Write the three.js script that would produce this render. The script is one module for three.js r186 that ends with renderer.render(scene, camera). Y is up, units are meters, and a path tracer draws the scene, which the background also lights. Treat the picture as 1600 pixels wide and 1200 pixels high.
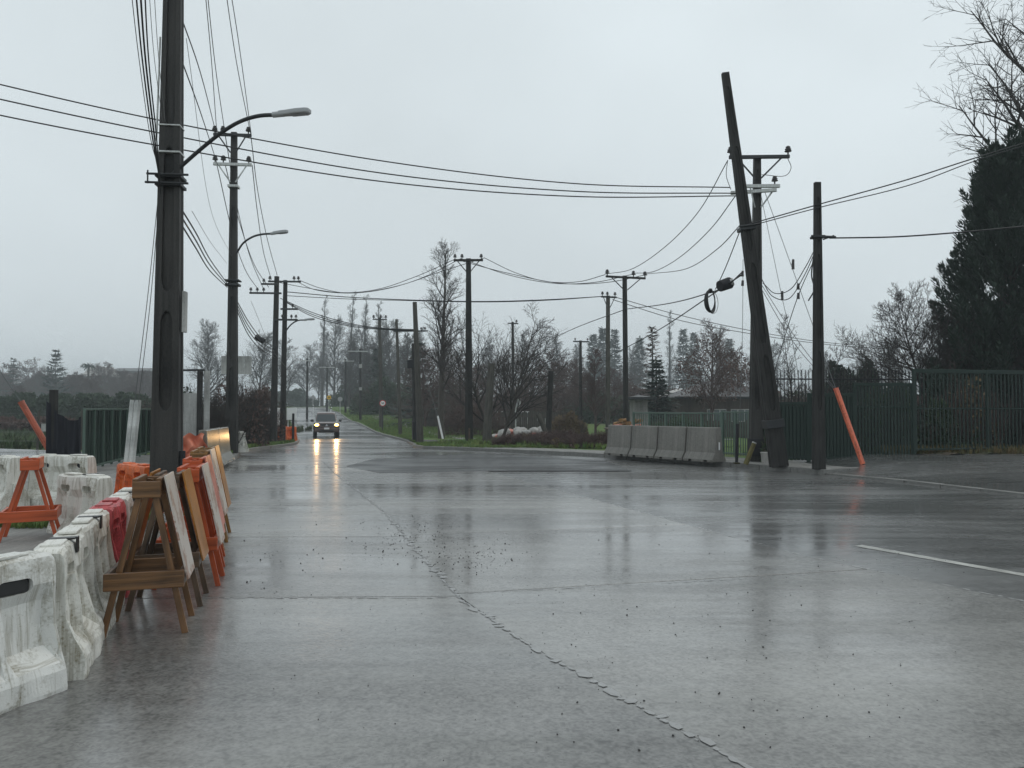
import * as THREE from 'three';
import { mergeGeometries } from 'three/addons/utils/BufferGeometryUtils.js';
import { RoundedBoxGeometry } from 'three/addons/geometries/RoundedBoxGeometry.js';
import { TessellateModifier } from 'three/addons/modifiers/TessellateModifier.js';
import { Brush, Evaluator, SUBTRACTION } from 'three-bvh-csg';

// ---------------------------------------------------------------- camera, sky, sun, exposure
const scene = new THREE.Scene();
const EYE = 1.65, FOC = 1200, PITCH = Math.atan(40 / 1200);
const camera = new THREE.PerspectiveCamera(2 * Math.atan(600 / FOC) * 180 / Math.PI, 4 / 3, 0.1, 3000);
camera.position.set(0, EYE, 0);
camera.rotation.x = PITCH;

const renderer = new THREE.WebGLRenderer({ antialias: true });
renderer.toneMapping = THREE.LinearToneMapping;
renderer.toneMappingExposure = 1.0;
renderer.shadowMap.enabled = true;

function rng(seed) { let s = (seed * 2654435761) >>> 0; return () => { s = (s + 0x6d2b79f5) | 0; let t = Math.imul(s ^ (s >>> 15), 1 | s); t = (t + Math.imul(t ^ (t >>> 7), 61 | t)) ^ t; return ((t ^ (t >>> 14)) >>> 0) / 4294967296; }; }
function hash(x, y, s) { let h = (Math.imul(x, 374761393) + Math.imul(y, 668265263) + Math.imul(s, 974634721)) | 0; h = Math.imul(h ^ (h >>> 13), 1274126177); return ((h ^ (h >>> 16)) >>> 0) / 4294967296; }
function vnoise(x, y, px, py, s) {           // tileable value noise, lattice periods px, py
  const xi = Math.floor(x), yi = Math.floor(y), fx = x - xi, fy = y - yi, m = (a, n) => ((a % n) + n) % n;
  const u = fx * fx * (3 - 2 * fx), v = fy * fy * (3 - 2 * fy), x0 = m(xi, px), x1 = m(xi + 1, px), y0 = m(yi, py), y1 = m(yi + 1, py);
  const a = hash(x0, y0, s), b = hash(x1, y0, s), c = hash(x0, y1, s), d = hash(x1, y1, s);
  return a + (b - a) * u + (c - a) * v + (a - b - c + d) * u * v;
}
function fbm(u, v, px, py, oct, s, gain = 0.5) { let t = 0, a = 1, n = 0; for (let o = 0; o < oct; o++) { t += a * vnoise(u * px, v * py, px, py, s + o); n += a; a *= gain; px *= 2; py *= 2; } return t / n; }
const smooth = (a, b, x) => { const t = Math.min(1, Math.max(0, (x - a) / (b - a))); return t * t * (3 - 2 * t); };
const lerp = (a, b, t) => a + (b - a) * t;

{ // overcast rain sky: an even grey-blue sheet with faint broad cloud tones
  const W = 512, Hh = 256, data = new Float32Array(W * Hh * 4);
  for (let j = 0; j < Hh; j++) for (let i = 0; i < W; i++) {
    const el = (j + 0.5) / Hh * 180 - 90, k = (j * W + i) * 4;
    const n = fbm(i / W, j / Hh, 9, 7, 5, 11, 0.55) - 0.5, n2 = fbm(i / W, j / Hh, 5, 4, 2, 75) - 0.5;
    const lum = el < 0 ? 0.6 : (0.745 + 0.075 * smooth(4, 40, el)) * (1 + 0.42 * n + 0.22 * n2);
    data[k] = lum * 0.92; data[k + 1] = lum * 1.015; data[k + 2] = lum * 1.06; data[k + 3] = 1;
  }
  const sky = new THREE.DataTexture(data, W, Hh, THREE.RGBAFormat, THREE.FloatType);
  sky.mapping = THREE.EquirectangularReflectionMapping; sky.magFilter = THREE.LinearFilter; sky.wrapS = THREE.RepeatWrapping; sky.needsUpdate = true;
  scene.background = sky; scene.environment = sky;
}
const sun = new THREE.DirectionalLight(0xfff6ea, 0.5);
sun.position.set(60, 110, -60); sun.target.position.set(0, 0, -25); sun.castShadow = true; sun.shadow.radius = 60;
Object.assign(sun.shadow.camera, { left: -70, right: 70, top: 70, bottom: -70, near: 1, far: 400 }); sun.shadow.mapSize.set(2048, 2048);
scene.add(sun, sun.target);
scene.fog = new THREE.FogExp2(0xd3dbde, 0.0013);

// ---------------------------------------------------------------- helpers
const V = (x, y, z) => new THREE.Vector3(x, y, z);
const PROF = [[-400, 0], [25, 0], [46, -0.36], [60, -0.36], [84, 0.2], [120, 1.25], [160, 2.1], [300, 3.2], [2000, 4]];   // the road dips, then climbs
function H(d) { for (let i = 1; i < PROF.length; i++) if (d <= PROF[i][0]) { const [a, p] = PROF[i - 1], [b, q] = PROF[i]; return lerp(p, q, smooth(a, b, d)); } return 4; }
const cP = Math.cos(PITCH), sP = Math.sin(PITCH);
function P(px, py, d) { const a = (px - 800) / FOC, b = (600 - py) / FOC, t = d / (cP - b * sP); return V(a * t, EYE + (b * cP + sP) * t, -d); }     // survey: a sighted point at depth d
function X(px, d) { return (px - 800) / FOC * d; }
const taken = new Map();
function numbered(n) { const k = taken.get(n) || 0; taken.set(n, k + 1); return k ? `${n}_${String(k).padStart(3, '0')}` : n; }
function tag(o, label, category, group) { o.userData.label = label; if (category) o.userData.category = category; if (group) o.userData.group = group; return o; }
function thing(name, label, category, pos = [0, 0, 0], turn = 0, group) {
  const o = new THREE.Group(); o.name = numbered(name); o.position.set(...(pos.isVector3 ? pos.toArray() : pos)); o.rotation.y = turn; scene.add(o); return tag(o, label, category, group);
}
const flat = (g) => (g.index ? g.toNonIndexed() : g);
function merge(gs) {
  gs = gs.flat(9).map(flat); const uv = gs.every((g) => g.attributes.uv);
  for (const g of gs) for (const k of Object.keys(g.attributes)) if (!['position', 'normal'].includes(k) && !(uv && k === 'uv')) g.deleteAttribute(k);
  for (const g of gs) { g.clearGroups(); g.morphAttributes = {}; }
  return gs.length > 1 ? mergeGeometries(gs, false) : gs[0];
}
function mesh(name, geo, mat, parent) {
  const m = new THREE.Mesh(Array.isArray(geo) ? merge(geo) : geo, mat); m.name = parent ? name : numbered(name); m.castShadow = m.receiveShadow = true; (parent || scene).add(m); return m;
}
function struct(name, geo, mat, label) { const m = mesh(name, geo, mat); m.userData.kind = 'structure'; m.userData.label = label; return m; }
function boxUV(g, s = 1) {                       // uv in metres, by the dominant axis of the normal
  const p = g.attributes.position, n = g.attributes.normal, uv = new Float32Array(p.count * 2);
  for (let i = 0; i < p.count; i++) {
    const ax = Math.abs(n.getX(i)), ay = Math.abs(n.getY(i)), az = Math.abs(n.getZ(i));
    const [u, v] = ay >= ax && ay >= az ? [p.getX(i), p.getZ(i)] : ax >= az ? [p.getZ(i), p.getY(i)] : [p.getX(i), p.getY(i)];
    uv[2 * i] = u * s; uv[2 * i + 1] = v * s;
  }
  g.setAttribute('uv', new THREE.BufferAttribute(uv, 2)); return g;
}
function bx(w, h, l, x = 0, y = 0, z = 0, r = 0) { const g = flat(r ? new RoundedBoxGeometry(w, h, l, 1, r) : new THREE.BoxGeometry(w, h, l)); boxUV(g); return g.translate(x, y, z); }
const hb = (...a) => { const g = bx(...a), u = g.attributes.uv; for (let i = 0; i < u.count; i++) u.setXY(i, u.getY(i), u.getX(i)); return g; };   // board with its grain lying along
function bar(a, b, w, h = w) {                   // square bar from a to b
  const d = b.clone().sub(a), L = d.length(), g = bx(w, L, h); const q = new THREE.Quaternion().setFromUnitVectors(V(0, 1, 0), d.normalize());
  return g.applyQuaternion(q).translate((a.x + b.x) / 2, (a.y + b.y) / 2, (a.z + b.z) / 2);
}
function rod(a, b, r0, r1 = r0, n = 8) {
  const d = b.clone().sub(a), L = d.length(), g = flat(new THREE.CylinderGeometry(r1, r0, L, n)); const uv = g.attributes.uv;
  for (let i = 0; i < uv.count; i++) uv.setXY(i, uv.getX(i) * 6.28 * r0, uv.getY(i) * L);
  return g.applyQuaternion(new THREE.Quaternion().setFromUnitVectors(V(0, 1, 0), d.normalize())).translate((a.x + b.x) / 2, (a.y + b.y) / 2, (a.z + b.z) / 2);
}
function tube(pts, r, seg = 24, n = 5) { return flat(new THREE.TubeGeometry(new THREE.CatmullRomCurve3(pts), seg, r, n)); }
function sheet(poly, yf, edge = 3) {             // poly of [x, d]; laid on height yf(x, d)
  let area = 0; poly.forEach(([x, y], i) => { const [x2, y2] = poly[(i + 1) % poly.length]; area += x * y2 - x2 * y; });
  if (area < 0) poly = [...poly].reverse();
  let g = flat(new THREE.ShapeGeometry(new THREE.Shape(poly.map(([x, d]) => new THREE.Vector2(x, d)))));
  if (edge) g = new TessellateModifier(edge, 10).modify(g);
  const p = g.attributes.position, uv = new Float32Array(p.count * 2);
  for (let i = 0; i < p.count; i++) { const x = p.getX(i), d = p.getY(i); p.setXYZ(i, x, yf(x, d), -d); uv[2 * i] = x; uv[2 * i + 1] = d; }
  g.setAttribute('uv', new THREE.BufferAttribute(uv, 2)); g.deleteAttribute('normal'); g.computeVertexNormals();
  return g;
}
class Soup {                                      // raw triangles, for twigs and leaves
  constructor() { this.p = []; this.n = []; this.u = []; }
  tri(a, b, c, n) { for (const v of [a, b, c]) { this.p.push(v.x, v.y, v.z); this.n.push(n.x, n.y, n.z); this.u.push(v.x + v.z, v.y); } }
  limb(a, b, r0, r1, k) {
    const d = b.clone().sub(a).normalize(), s = Math.abs(d.y) < 0.9 ? V(0, 1, 0) : V(1, 0, 0), e = s.cross(d).normalize(), f = d.clone().cross(e), ring = [];
    for (let i = 0; i <= k; i++) { const t = i / k * 6.2832; ring.push(e.clone().multiplyScalar(Math.cos(t)).addScaledVector(f, Math.sin(t))); }
    for (let i = 0; i < k; i++) {
      const A = a.clone().addScaledVector(ring[i], r0), B = a.clone().addScaledVector(ring[i + 1], r0), C = b.clone().addScaledVector(ring[i + 1], r1), D = b.clone().addScaledVector(ring[i], r1);
      const put = (v, n) => { this.p.push(v.x, v.y, v.z); this.n.push(n.x, n.y, n.z); this.u.push(i / k, v.y); };
      put(A, ring[i]); put(B, ring[i + 1]); put(C, ring[i + 1]); if (r1 > 0.002) { put(A, ring[i]); put(C, ring[i + 1]); put(D, ring[i]); }
    }
  }
  leaf(p, dir, side, len, wid) {                  // a pointed leaf or sprig of two faces, folded a little
    const n = dir.clone().cross(side).normalize(), m = p.clone().addScaledVector(dir, len * 0.45), t = p.clone().addScaledVector(dir, len);
    const l = m.clone().addScaledVector(side, wid / 2).addScaledVector(n, wid * 0.15), r = m.clone().addScaledVector(side, -wid / 2).addScaledVector(n, wid * 0.15);
    this.tri(p, r, t, n); this.tri(p, t, l, n);
  }
  geo() { const g = new THREE.BufferGeometry(); g.setAttribute('position', new THREE.Float32BufferAttribute(this.p, 3)); g.setAttribute('normal', new THREE.Float32BufferAttribute(this.n, 3)); g.setAttribute('uv', new THREE.Float32BufferAttribute(this.u, 2)); return g; }
}

// ---------------------------------------------------------------- textures and materials
function tex(W, Hh, fn, metres, srgb = false, metresV = metres) {
  const data = new Uint8Array(W * Hh * 4);
  for (let j = 0; j < Hh; j++) for (let i = 0; i < W; i++) { const c = fn(i / W, j / Hh, i, j), k = (j * W + i) * 4; const [r, g, b] = Array.isArray(c) ? c : [c, c, c]; data[k] = Math.max(0, Math.min(255, r * 255)); data[k + 1] = Math.max(0, Math.min(255, g * 255)); data[k + 2] = Math.max(0, Math.min(255, b * 255)); data[k + 3] = 255; }
  const t = new THREE.DataTexture(data, W, Hh); t.wrapS = t.wrapT = THREE.RepeatWrapping; t.magFilter = THREE.LinearFilter; t.minFilter = THREE.LinearMipmapLinearFilter; t.generateMipmaps = true;
  if (srgb) t.colorSpace = THREE.SRGBColorSpace; t.repeat.set(1 / metres, 1 / metresV); t.needsUpdate = true; return t;
}
const again = (t, metres, metresV = metres, off = 0) => { const c = t.clone(); c.repeat.set(1 / metres, 1 / metresV); c.offset.set(off, off * 0.7); c.needsUpdate = true; return c; };
// all colour maps are linear multipliers near 1 kept in 0..1
const T = {};
T.roadColor = tex(2048, 2048, (u, v) => { const a = fbm(u, v, 6, 7, 5, 3), b = fbm(u, v, 9, 60, 3, 9, 0.65), c = vnoise(u * 800, v * 800, 800, 800, 21), e = vnoise(u * 330, v * 330, 330, 330, 25); return 0.58 + 0.75 * (a - 0.5) + 0.22 * (b - 0.5) + 0.42 * (c - 0.5) + 0.2 * (e - 0.5) - 0.3 * smooth(0.78, 0.95, c); }, 11.3);
T.roadRough = tex(2048, 2048, (u, v) => {
  const w = 0.03 * fbm(u, v, 6, 6, 3, 300), st = fbm(u, v + w, 9, 150, 4, 31, 0.6), pa = fbm(u, v, 9, 16, 5, 41), fi = fbm(u, v, 300, 300, 2, 51);
  return 0.34 + 0.58 * smooth(0.30, 0.70, 0.4 * st + 0.6 * pa) + 0.10 * (fi - 0.5); }, 31);
T.roadBump = tex(1024, 1024, (u, v) => { const a = fbm(u, v, 190, 260, 2, 61, 0.8), l = fbm(u, v, 8, 120, 2, 66); return 0.7 * a + 0.3 * l; }, 3.1);
T.asphaltColor = tex(512, 512, (u, v) => { const a = fbm(u, v, 4, 5, 4, 103), c = fbm(u, v, 128, 128, 2, 121); return 0.62 + 0.35 * (a - 0.5) + 0.5 * (c - 0.5); }, 6.7);
T.mottle = tex(512, 512, (u, v) => { const a = fbm(u, v, 4, 4, 5, 203), b = fbm(u, v, 40, 3, 3, 207), c = fbm(u, v, 90, 90, 2, 213); return 0.66 + 0.5 * (a - 0.5) + 0.35 * (b - 0.5) + 0.25 * (c - 0.5); }, 1.7);
T.stain = tex(512, 512, (u, v) => { const a = fbm(u, v, 3, 3, 5, 903), b = fbm(u, v, 34, 3, 4, 907, 0.6), c = fbm(u, v, 120, 120, 2, 913); return 0.55 + 0.8 * (a - 0.5) + 0.75 * (b - 0.5) + 0.4 * (c - 0.5) - 0.25 * smooth(0.58, 0.62, c * 0.5 + a * 0.5); }, 1.5, false, 3.1);
T.grain = tex(256, 512, (u, v) => { const w = fbm(u, v, 3, 2, 3, 401), a = fbm(u + 0.08 * w, v, 26, 2, 4, 411, 0.65), s = fbm(u, v, 5, 5, 4, 421); return 0.60 + 1.1 * (a - 0.5) + 0.6 * (s - 0.5); }, 0.35, false, 0.9);
T.scuff = tex(1024, 1024, (u, v) => {              // grime on moulded plastic: blotches, drips and scratches
  const a = fbm(u, v, 5, 5, 5, 503), d = fbm(u, v, 46, 3, 4, 511, 0.6), f = fbm(u, v, 60, 60, 3, 517), sc = Math.abs(fbm(u + 0.05 * a, v, 14, 40, 4, 523) - 0.5);
  let t = 1 - 0.30 * smooth(0.48, 0.72, a * 0.65 + f * 0.35) - 0.36 * smooth(0.48, 0.75, d) - 0.30 * smooth(0.02, 0.0, sc) * smooth(0.45, 0.6, f);
  t = Math.max(0.14, t); return [t, t - 0.05 * (1 - t), t - 0.17 * (1 - t)]; }, 0.95);
T.peel = tex(512, 512, (u, v) => { const a = fbm(u, v, 6, 5, 5, 603), b = fbm(u, v, 50, 50, 2, 607); const k = smooth(0.47, 0.56, a * 0.8 + b * 0.2); return [lerp(0.95, 0.62, k), lerp(0.93, 0.42, k), lerp(0.92, 0.34, k)]; }, 1.1);
T.soil = tex(512, 512, (u, v) => { const a = fbm(u, v, 5, 5, 5, 703), b = fbm(u, v, 70, 70, 2, 707); const k = smooth(0.38, 0.62, a); return [lerp(0.62, 0.42, k) * (0.7 + 0.6 * b), lerp(0.52, 0.60, k) * (0.7 + 0.6 * b), lerp(0.40, 0.26, k) * (0.7 + 0.6 * b)]; }, 5.3);
T.fine = tex(512, 512, (u, v) => fbm(u, v, 60, 60, 4, 803, 0.7), 1.0);

const rgb = (r, g, b) => new THREE.Color().setRGB(r, g, b);
const M = {};
function mat(c, rough = 0.8, o = {}) { return new THREE.MeshStandardMaterial({ color: rgb(...c), roughness: rough, side: THREE.DoubleSide, ...o }); }
const wet = (c, o) => new THREE.MeshPhysicalMaterial({ color: rgb(...c), side: THREE.DoubleSide, roughness: 1, clearcoat: 1, clearcoatRoughness: 0.34, clearcoatRoughnessMap: T.roadRough, ...o });
M.slab = wet([0.32, 0.315, 0.30], { map: T.roadColor, roughnessMap: T.roadRough, bumpMap: T.roadBump, bumpScale: 0.0055 });
M.slab2 = wet([0.306, 0.302, 0.288], { map: again(T.roadColor, 11.3, 11.3, 0.37), roughnessMap: again(T.roadRough, 29, 29, 0.43), bumpMap: T.roadBump, bumpScale: 0.0055 });
M.asphalt = wet([0.115, 0.116, 0.114], { roughness: 1, clearcoat: 1, clearcoatRoughness: 0.36, map: T.asphaltColor, roughnessMap: again(T.roadRough, 23, 23, 0.2), bumpMap: again(T.roadBump, 2.3), bumpScale: 0.003 });
M.patch = wet([0.045, 0.047, 0.049], { roughness: 0.9, clearcoat: 0.35, clearcoatRoughness: 0.5, map: again(T.asphaltColor, 4.1), roughnessMap: again(T.roadRough, 17, 17, 0.6), bumpMap: again(T.roadBump, 1.9), bumpScale: 0.003 });
M.pave = mat([0.30, 0.295, 0.28], 0.75, { map: T.mottle, bumpMap: T.fine, bumpScale: 0.003 });
M.kerb = mat([0.24, 0.237, 0.225], 0.6, { map: T.mottle, bumpMap: T.fine, bumpScale: 0.003 });
M.concrete = mat([0.25, 0.238, 0.215], 0.6, { map: again(T.mottle, 2.3, 3.4, 0.3), bumpMap: T.fine, bumpScale: 0.002 });
M.wetConcrete = mat([0.30, 0.28, 0.23], 0.17, { map: again(T.mottle, 2.1) });
M.poleConcrete = mat([0.056, 0.052, 0.048], 0.65, { map: T.stain, bumpMap: T.fine, bumpScale: 0.003 });
M.poleWood = mat([0.034, 0.032, 0.03], 0.8, { map: again(T.grain, 0.5, 1.6), bumpMap: again(T.grain, 0.5, 1.6), bumpScale: 0.006 });
M.poleGrey = mat([0.105, 0.097, 0.083], 0.8, { map: again(T.grain, 0.5, 1.6), bumpMap: again(T.grain, 0.5, 1.6), bumpScale: 0.006 });
M.iron = mat([0.04, 0.042, 0.045], 0.5, { metalness: 0.5 });
M.galv = mat([0.72, 0.74, 0.72], 0.4, { metalness: 0.25, map: again(T.mottle, 0.6) });
M.wire = mat([0.018, 0.018, 0.02], 0.6);
M.steelWire = mat([0.16, 0.165, 0.17], 0.45, { metalness: 0.5 });
M.porcelain = mat([0.05, 0.045, 0.045], 0.3);
M.lampHead = mat([0.38, 0.39, 0.40], 0.5, { metalness: 0.3 });
M.lampGlass = mat([0.25, 0.26, 0.27], 0.15);
M.white = mat([0.72, 0.71, 0.66], 0.42, { map: T.scuff, bumpMap: T.fine, bumpScale: 0.002 });
M.white2 = mat([0.68, 0.68, 0.65], 0.42, { map: again(T.scuff, 0.8, 0.8, 0.4), bumpMap: T.fine, bumpScale: 0.002 });
M.redPlastic = mat([0.55, 0.09, 0.10], 0.42, { map: again(T.scuff, 0.9, 0.9, 0.2), bumpMap: T.fine, bumpScale: 0.002 });
M.orangePlastic = mat([0.78, 0.15, 0.025], 0.42, { map: again(T.scuff, 0.9, 0.9, 0.7), bumpMap: T.fine, bumpScale: 0.002 });
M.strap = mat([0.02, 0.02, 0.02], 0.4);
M.wood = mat([0.23, 0.112, 0.042], 0.42, { map: T.grain, bumpMap: T.grain, bumpScale: 0.003 });
M.wood2 = mat([0.38, 0.19, 0.05], 0.42, { map: again(T.grain, 0.3, 0.8, 0.3), bumpMap: T.grain, bumpScale: 0.003 });
M.woodGrey = mat([0.16, 0.10, 0.06], 0.45, { map: again(T.grain, 0.33, 0.8, 0.6), bumpMap: T.grain, bumpScale: 0.003 });
M.orangePaint = mat([0.72, 0.13, 0.035], 0.38, { map: again(T.grain, 0.9, 2.2, 0.1), bumpMap: T.grain, bumpScale: 0.001 });
M.panelFaded = mat([0.60, 0.55, 0.50], 0.32, { map: T.peel });
M.panelPink = mat([0.66, 0.24, 0.18], 0.32, { map: again(T.peel, 0.8, 0.8, 0.4) });
M.panelAmber = mat([0.58, 0.24, 0.05], 0.3, { map: again(T.mottle, 0.8) });
M.guardOrange = mat([0.85, 0.20, 0.11], 0.4, { map: again(T.scuff, 2.3, 2.3, 0.15) });
M.guardRust = mat([0.50, 0.115, 0.06], 0.4, { map: again(T.scuff, 1.5, 1.5, 0.15) });
M.greenMetal = mat([0.006, 0.022, 0.016], 0.7);
M.greenSheet = mat([0.022, 0.045, 0.035], 0.35, { map: again(T.mottle, 1.9) });
M.greenRail = mat([0.085, 0.13, 0.105], 0.45);
M.black = mat([0.012, 0.012, 0.016], 0.75);
M.net = mat([0.012, 0.013, 0.02], 0.85);
M.signBack = mat([0.55, 0.55, 0.53], 0.5, { map: again(T.mottle, 1.4) });
M.signWhite = mat([0.78, 0.78, 0.78], 0.4);
M.fenceWood = mat([0.085, 0.072, 0.06], 0.8, { map: again(T.grain, 0.5, 1.2) });
M.bark = mat([0.070, 0.060, 0.052], 0.9);
M.barkBrown = mat([0.090, 0.060, 0.055], 0.9);
M.twigDark = mat([0.050, 0.042, 0.040], 0.9);
M.twigBrown = mat([0.105, 0.070, 0.064], 0.9);
M.twigGrey = M.twigDark;
const leafMat = (c) => new THREE.MeshPhysicalMaterial({ color: rgb(...c), roughness: 0.75, side: THREE.DoubleSide });
M.cypress = leafMat([0.024, 0.044, 0.030]);
M.conifer = leafMat([0.030, 0.052, 0.038]);
M.greenLeaf = leafMat([0.050, 0.085, 0.035]);
M.hedgeLeaf = leafMat([0.042, 0.070, 0.036]);
M.brownLeaf = leafMat([0.115, 0.070, 0.058]);
M.dryLeaf = leafMat([0.16, 0.11, 0.055]);
M.grass = leafMat([0.12, 0.20, 0.055]);
M.grassDry = leafMat([0.13, 0.115, 0.05]);
M.soil = mat([0.16, 0.19, 0.115], 0.95, { map: T.soil, bumpMap: again(T.fine, 1.4), bumpScale: 0.03 });
M.mud = mat([0.10, 0.085, 0.065], 0.8, { map: again(T.soil, 3.1), bumpMap: again(T.fine, 1.1), bumpScale: 0.03 });
M.turf = mat([0.17, 0.27, 0.085], 0.95, { map: again(T.soil, 4.1), bumpMap: again(T.fine, 0.9), bumpScale: 0.03 });
M.paint = mat([0.62, 0.62, 0.58], 0.35, { map: again(T.mottle, 1.1) });
M.roof = mat([0.19, 0.19, 0.195], 0.7, { map: again(T.mottle, 2.7) });
M.wallDark = mat([0.13, 0.105, 0.09], 0.85, { map: again(T.mottle, 3.1) });
M.wallPale = mat([0.34, 0.33, 0.31], 0.85, { map: again(T.mottle, 3.1) });
M.pane = mat([0.10, 0.13, 0.135], 0.1);
M.whiteRoof = mat([0.62, 0.64, 0.65], 0.5);
M.netOrange = mat([0.62, 0.20, 0.12], 0.6);
M.netWhite = mat([0.62, 0.60, 0.57], 0.7, { map: again(T.mottle, 0.8) });
M.pebble = mat([0.035, 0.034, 0.033], 0.5);

// ---------------------------------------------------------------- the ground, road, pavements
const dirs = { u: [-0.28, 0.96] };
const line = (pts) => (d) => { for (let i = 1; i < pts.length; i++) if (d <= pts[i][1] || i === pts.length - 1) { const [a, p] = pts[i - 1], [b, q] = pts[i]; return a + (b - a) * (d - p) / (q - p); } };
const L0p = [[-1.9, 0.5], [-2.7, 3], [-3.55, 5.5], [-4.75, 9.5], [-5.75, 13], [-7.75, 20], [-8.9, 24.7]];
const L1p = [[2.6, 0.5], [1.08, 3.6], [0.217, 5.2], [-0.45, 6.71], [-2.06, 12.4], [-4.86, 20.8], [-6.1, 24.7]];
const L2p = [[7.7, 0.5], [4.4, 6.6], [3.26, 8.7], [2.06, 12.4], [0.2, 18], [-2, 24.7]];
const L0 = line(L0p), L1 = line(L1p), L2 = line(L2p);
const leftKerb = [[-1.9, 0.5], [-2.7, 3], [-3.55, 5.5], [-4.75, 9.5], [-5.75, 13], [-7.75, 20], [-8.9, 24.7], [-10.2, 29], [-11.3, 34.5], [-11.95, 40], [-12.3, 44], [-13.4, 48.5], [-25.2, 88], [-43, 150], [-50, 175]];
const rightKerb = [[13, 7], [11.2, 11], [9.8, 14.7], [8.9, 17.5], [7.9, 19.5], [6.3, 22.2], [3.2, 26.6], [0.75, 29.8], [-1.9, 33.2], [-4.2, 36.2], [-5.0, 39], [-5.4, 42], [-6.6, 48], [-18.4, 88], [-36.2, 150], [-43.5, 175]];
{
  const g = flat(new THREE.PlaneGeometry(900, 900, 90, 180)); const p = g.attributes.position, uv = g.attributes.uv;
  for (let i = 0; i < p.count; i++) { const x = p.getX(i), z = p.getY(i); const d = z + 380; p.setXYZ(i, x, H(d) - 0.05 - (d < 30 ? 0.03 : 0), -d); uv.setXY(i, x, d); }
  g.computeVertexNormals(); struct('ground', g, M.soil, 'rough grass and bare soil stretching behind the verges and fences');
}
const roadPoly = [[-1.2, -8], ...leftKerb, ...[...rightKerb].reverse(), [16, -8]];
const road = struct('road', sheet(roadPoly, (x, d) => H(d), 2.5), M.asphalt, 'wet grey road with concrete slabs in front and asphalt behind');
// concrete slabs, one mesh each, 8 mm proud of the bedding with open joints between
function slab(a, b, d0, d1, s0, s1, m) {
  const g = 0.008, n = 4, pts = [];
  const at = (f, t, d, s, x0) => { const dd = d + s * (f(d) - x0); return [f(dd), dd]; };
  for (let i = 0; i <= n; i++) { const t = i / n, d = lerp(d0 + g, d1 - g, t); pts.push([a(d) + g, d]); }
  for (let i = n; i >= 0; i--) { const t = i / n, x = b(lerp(d0, d1, t)), ds = lerp(s0, s1, t) * (x - a(lerp(d0, d1, t))); const d = lerp(d0 + g, d1 - g, t) + ds; pts.push([b(d) - g, d]); }
  const shape = new THREE.Shape(pts.map(([x, d]) => new THREE.Vector2(x, d)));
  const e = flat(new THREE.ExtrudeGeometry(shape, { depth: 0.004, bevelEnabled: true, bevelThickness: 0.003, bevelSize: 0.004, bevelOffset: -0.004, bevelSegments: 1 }));
  const p = e.attributes.position, uv = new Float32Array(p.count * 2);
  for (let i = 0; i < p.count; i++) { const x = p.getX(i), d = p.getY(i), y = p.getZ(i); p.setXYZ(i, x, y + 0.003, -d); uv[2 * i] = x; uv[2 * i + 1] = d; }
  e.setAttribute('uv', new THREE.BufferAttribute(uv, 2)); e.computeVertexNormals();
  mesh('slab', e, m, road);
}
const cuts = [-3, 0.6, 3.1, 6.71, 9.9, 13.2, 17, 21, 24.6];
for (let i = 0; i + 1 < cuts.length; i++) {
  slab(L0, L1, cuts[i], cuts[i + 1], i ? 0.03 : 0, 0.03, i % 2 ? M.slab : M.slab2);
  slab(L1, L2, cuts[i] + 0.2, cuts[i + 1] + 0.2, i ? 0.22 : 0, 0.22, i % 2 ? M.slab2 : M.slab);
}
const off0 = (pts, w) => pts.map((p, i) => { const a = pts[Math.max(0, i - 1)], b = pts[Math.min(pts.length - 1, i + 1)], dx = b[0] - a[0], dy = b[1] - a[1], l = Math.hypot(dx, dy); return [p[0] - dy / l * w, p[1] + dx / l * w]; });
M.seal = wet([0.265, 0.265, 0.262], { roughness: 0.6, clearcoatRoughness: 0.5, bumpMap: T.roadBump, bumpScale: 0.004 });
function seal(pts, w0, w1, seed, fill = 0.6) {       // spalled mortar left along a joint: many broken flakes, none continuous
  const r = rng(seed), out = [];
  for (let i = 0; i + 1 < pts.length; i++) {
    const [x0, d0] = pts[i], [x1, d1] = pts[i + 1], l = Math.hypot(x1 - x0, d1 - d0), tx = (x1 - x0) / l, td = (d1 - d0) / l;
    for (let q = 0.03; q < l - 0.1;) {
      const len = 0.05 + 0.22 * r() * r(), w = lerp(w0, w1, r() * vnoise(q * 1.7, seed, 4096, 64, 5) * 1.6), o = (r() - 0.5) * w * 1.2, n = 5 + Math.floor(r() * 4), poly = [];
      for (let k = 0; k < n; k++) { const a = k / n * 6.2832, e = 0.65 + 0.5 * r(), u = q + len / 2 + Math.cos(a) * len / 2 * e, v = o + Math.sin(a) * w * e; poly.push([x0 + tx * u + td * v, d0 + td * u - tx * v]); }
      out.push(sheet(poly, () => 0.0135 + 0.0012 * r(), 0)); q += len * (0.75 + r() * (1 / fill - 0.9));
    }
  }
  return merge(out);
}
mesh('joint_filler', sheet([...off0(L1p.slice(0, 6), -0.011), ...off0(L1p.slice(0, 6), 0.011).reverse()], () => 0.0065, 0), M.seal, road);
mesh('joint_sealant', seal(L1p.slice(0, 6), 0.012, 0.05, 3, 0.75), M.seal, road);
mesh('joint_sealant', seal([[-3.1, 6.72], [-1.6, 6.74], [-0.47, 6.76]], 0.009, 0.018, 5), M.seal, road);
mesh('joint_sealant', seal([[-0.42, 6.91], [0.9, 7.2], [2.3, 7.51]], 0.006, 0.018, 6), M.seal, road);
mesh('joint_sealant', seal([[-4.4, 13.2], [-3.2, 13.22], [-2.2, 13.3]], 0.005, 0.04, 7), M.seal, road);
mesh('joint_sealant', seal(L2p.slice(1, 5), 0.0, 0.03, 8), M.seal, road);
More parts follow.
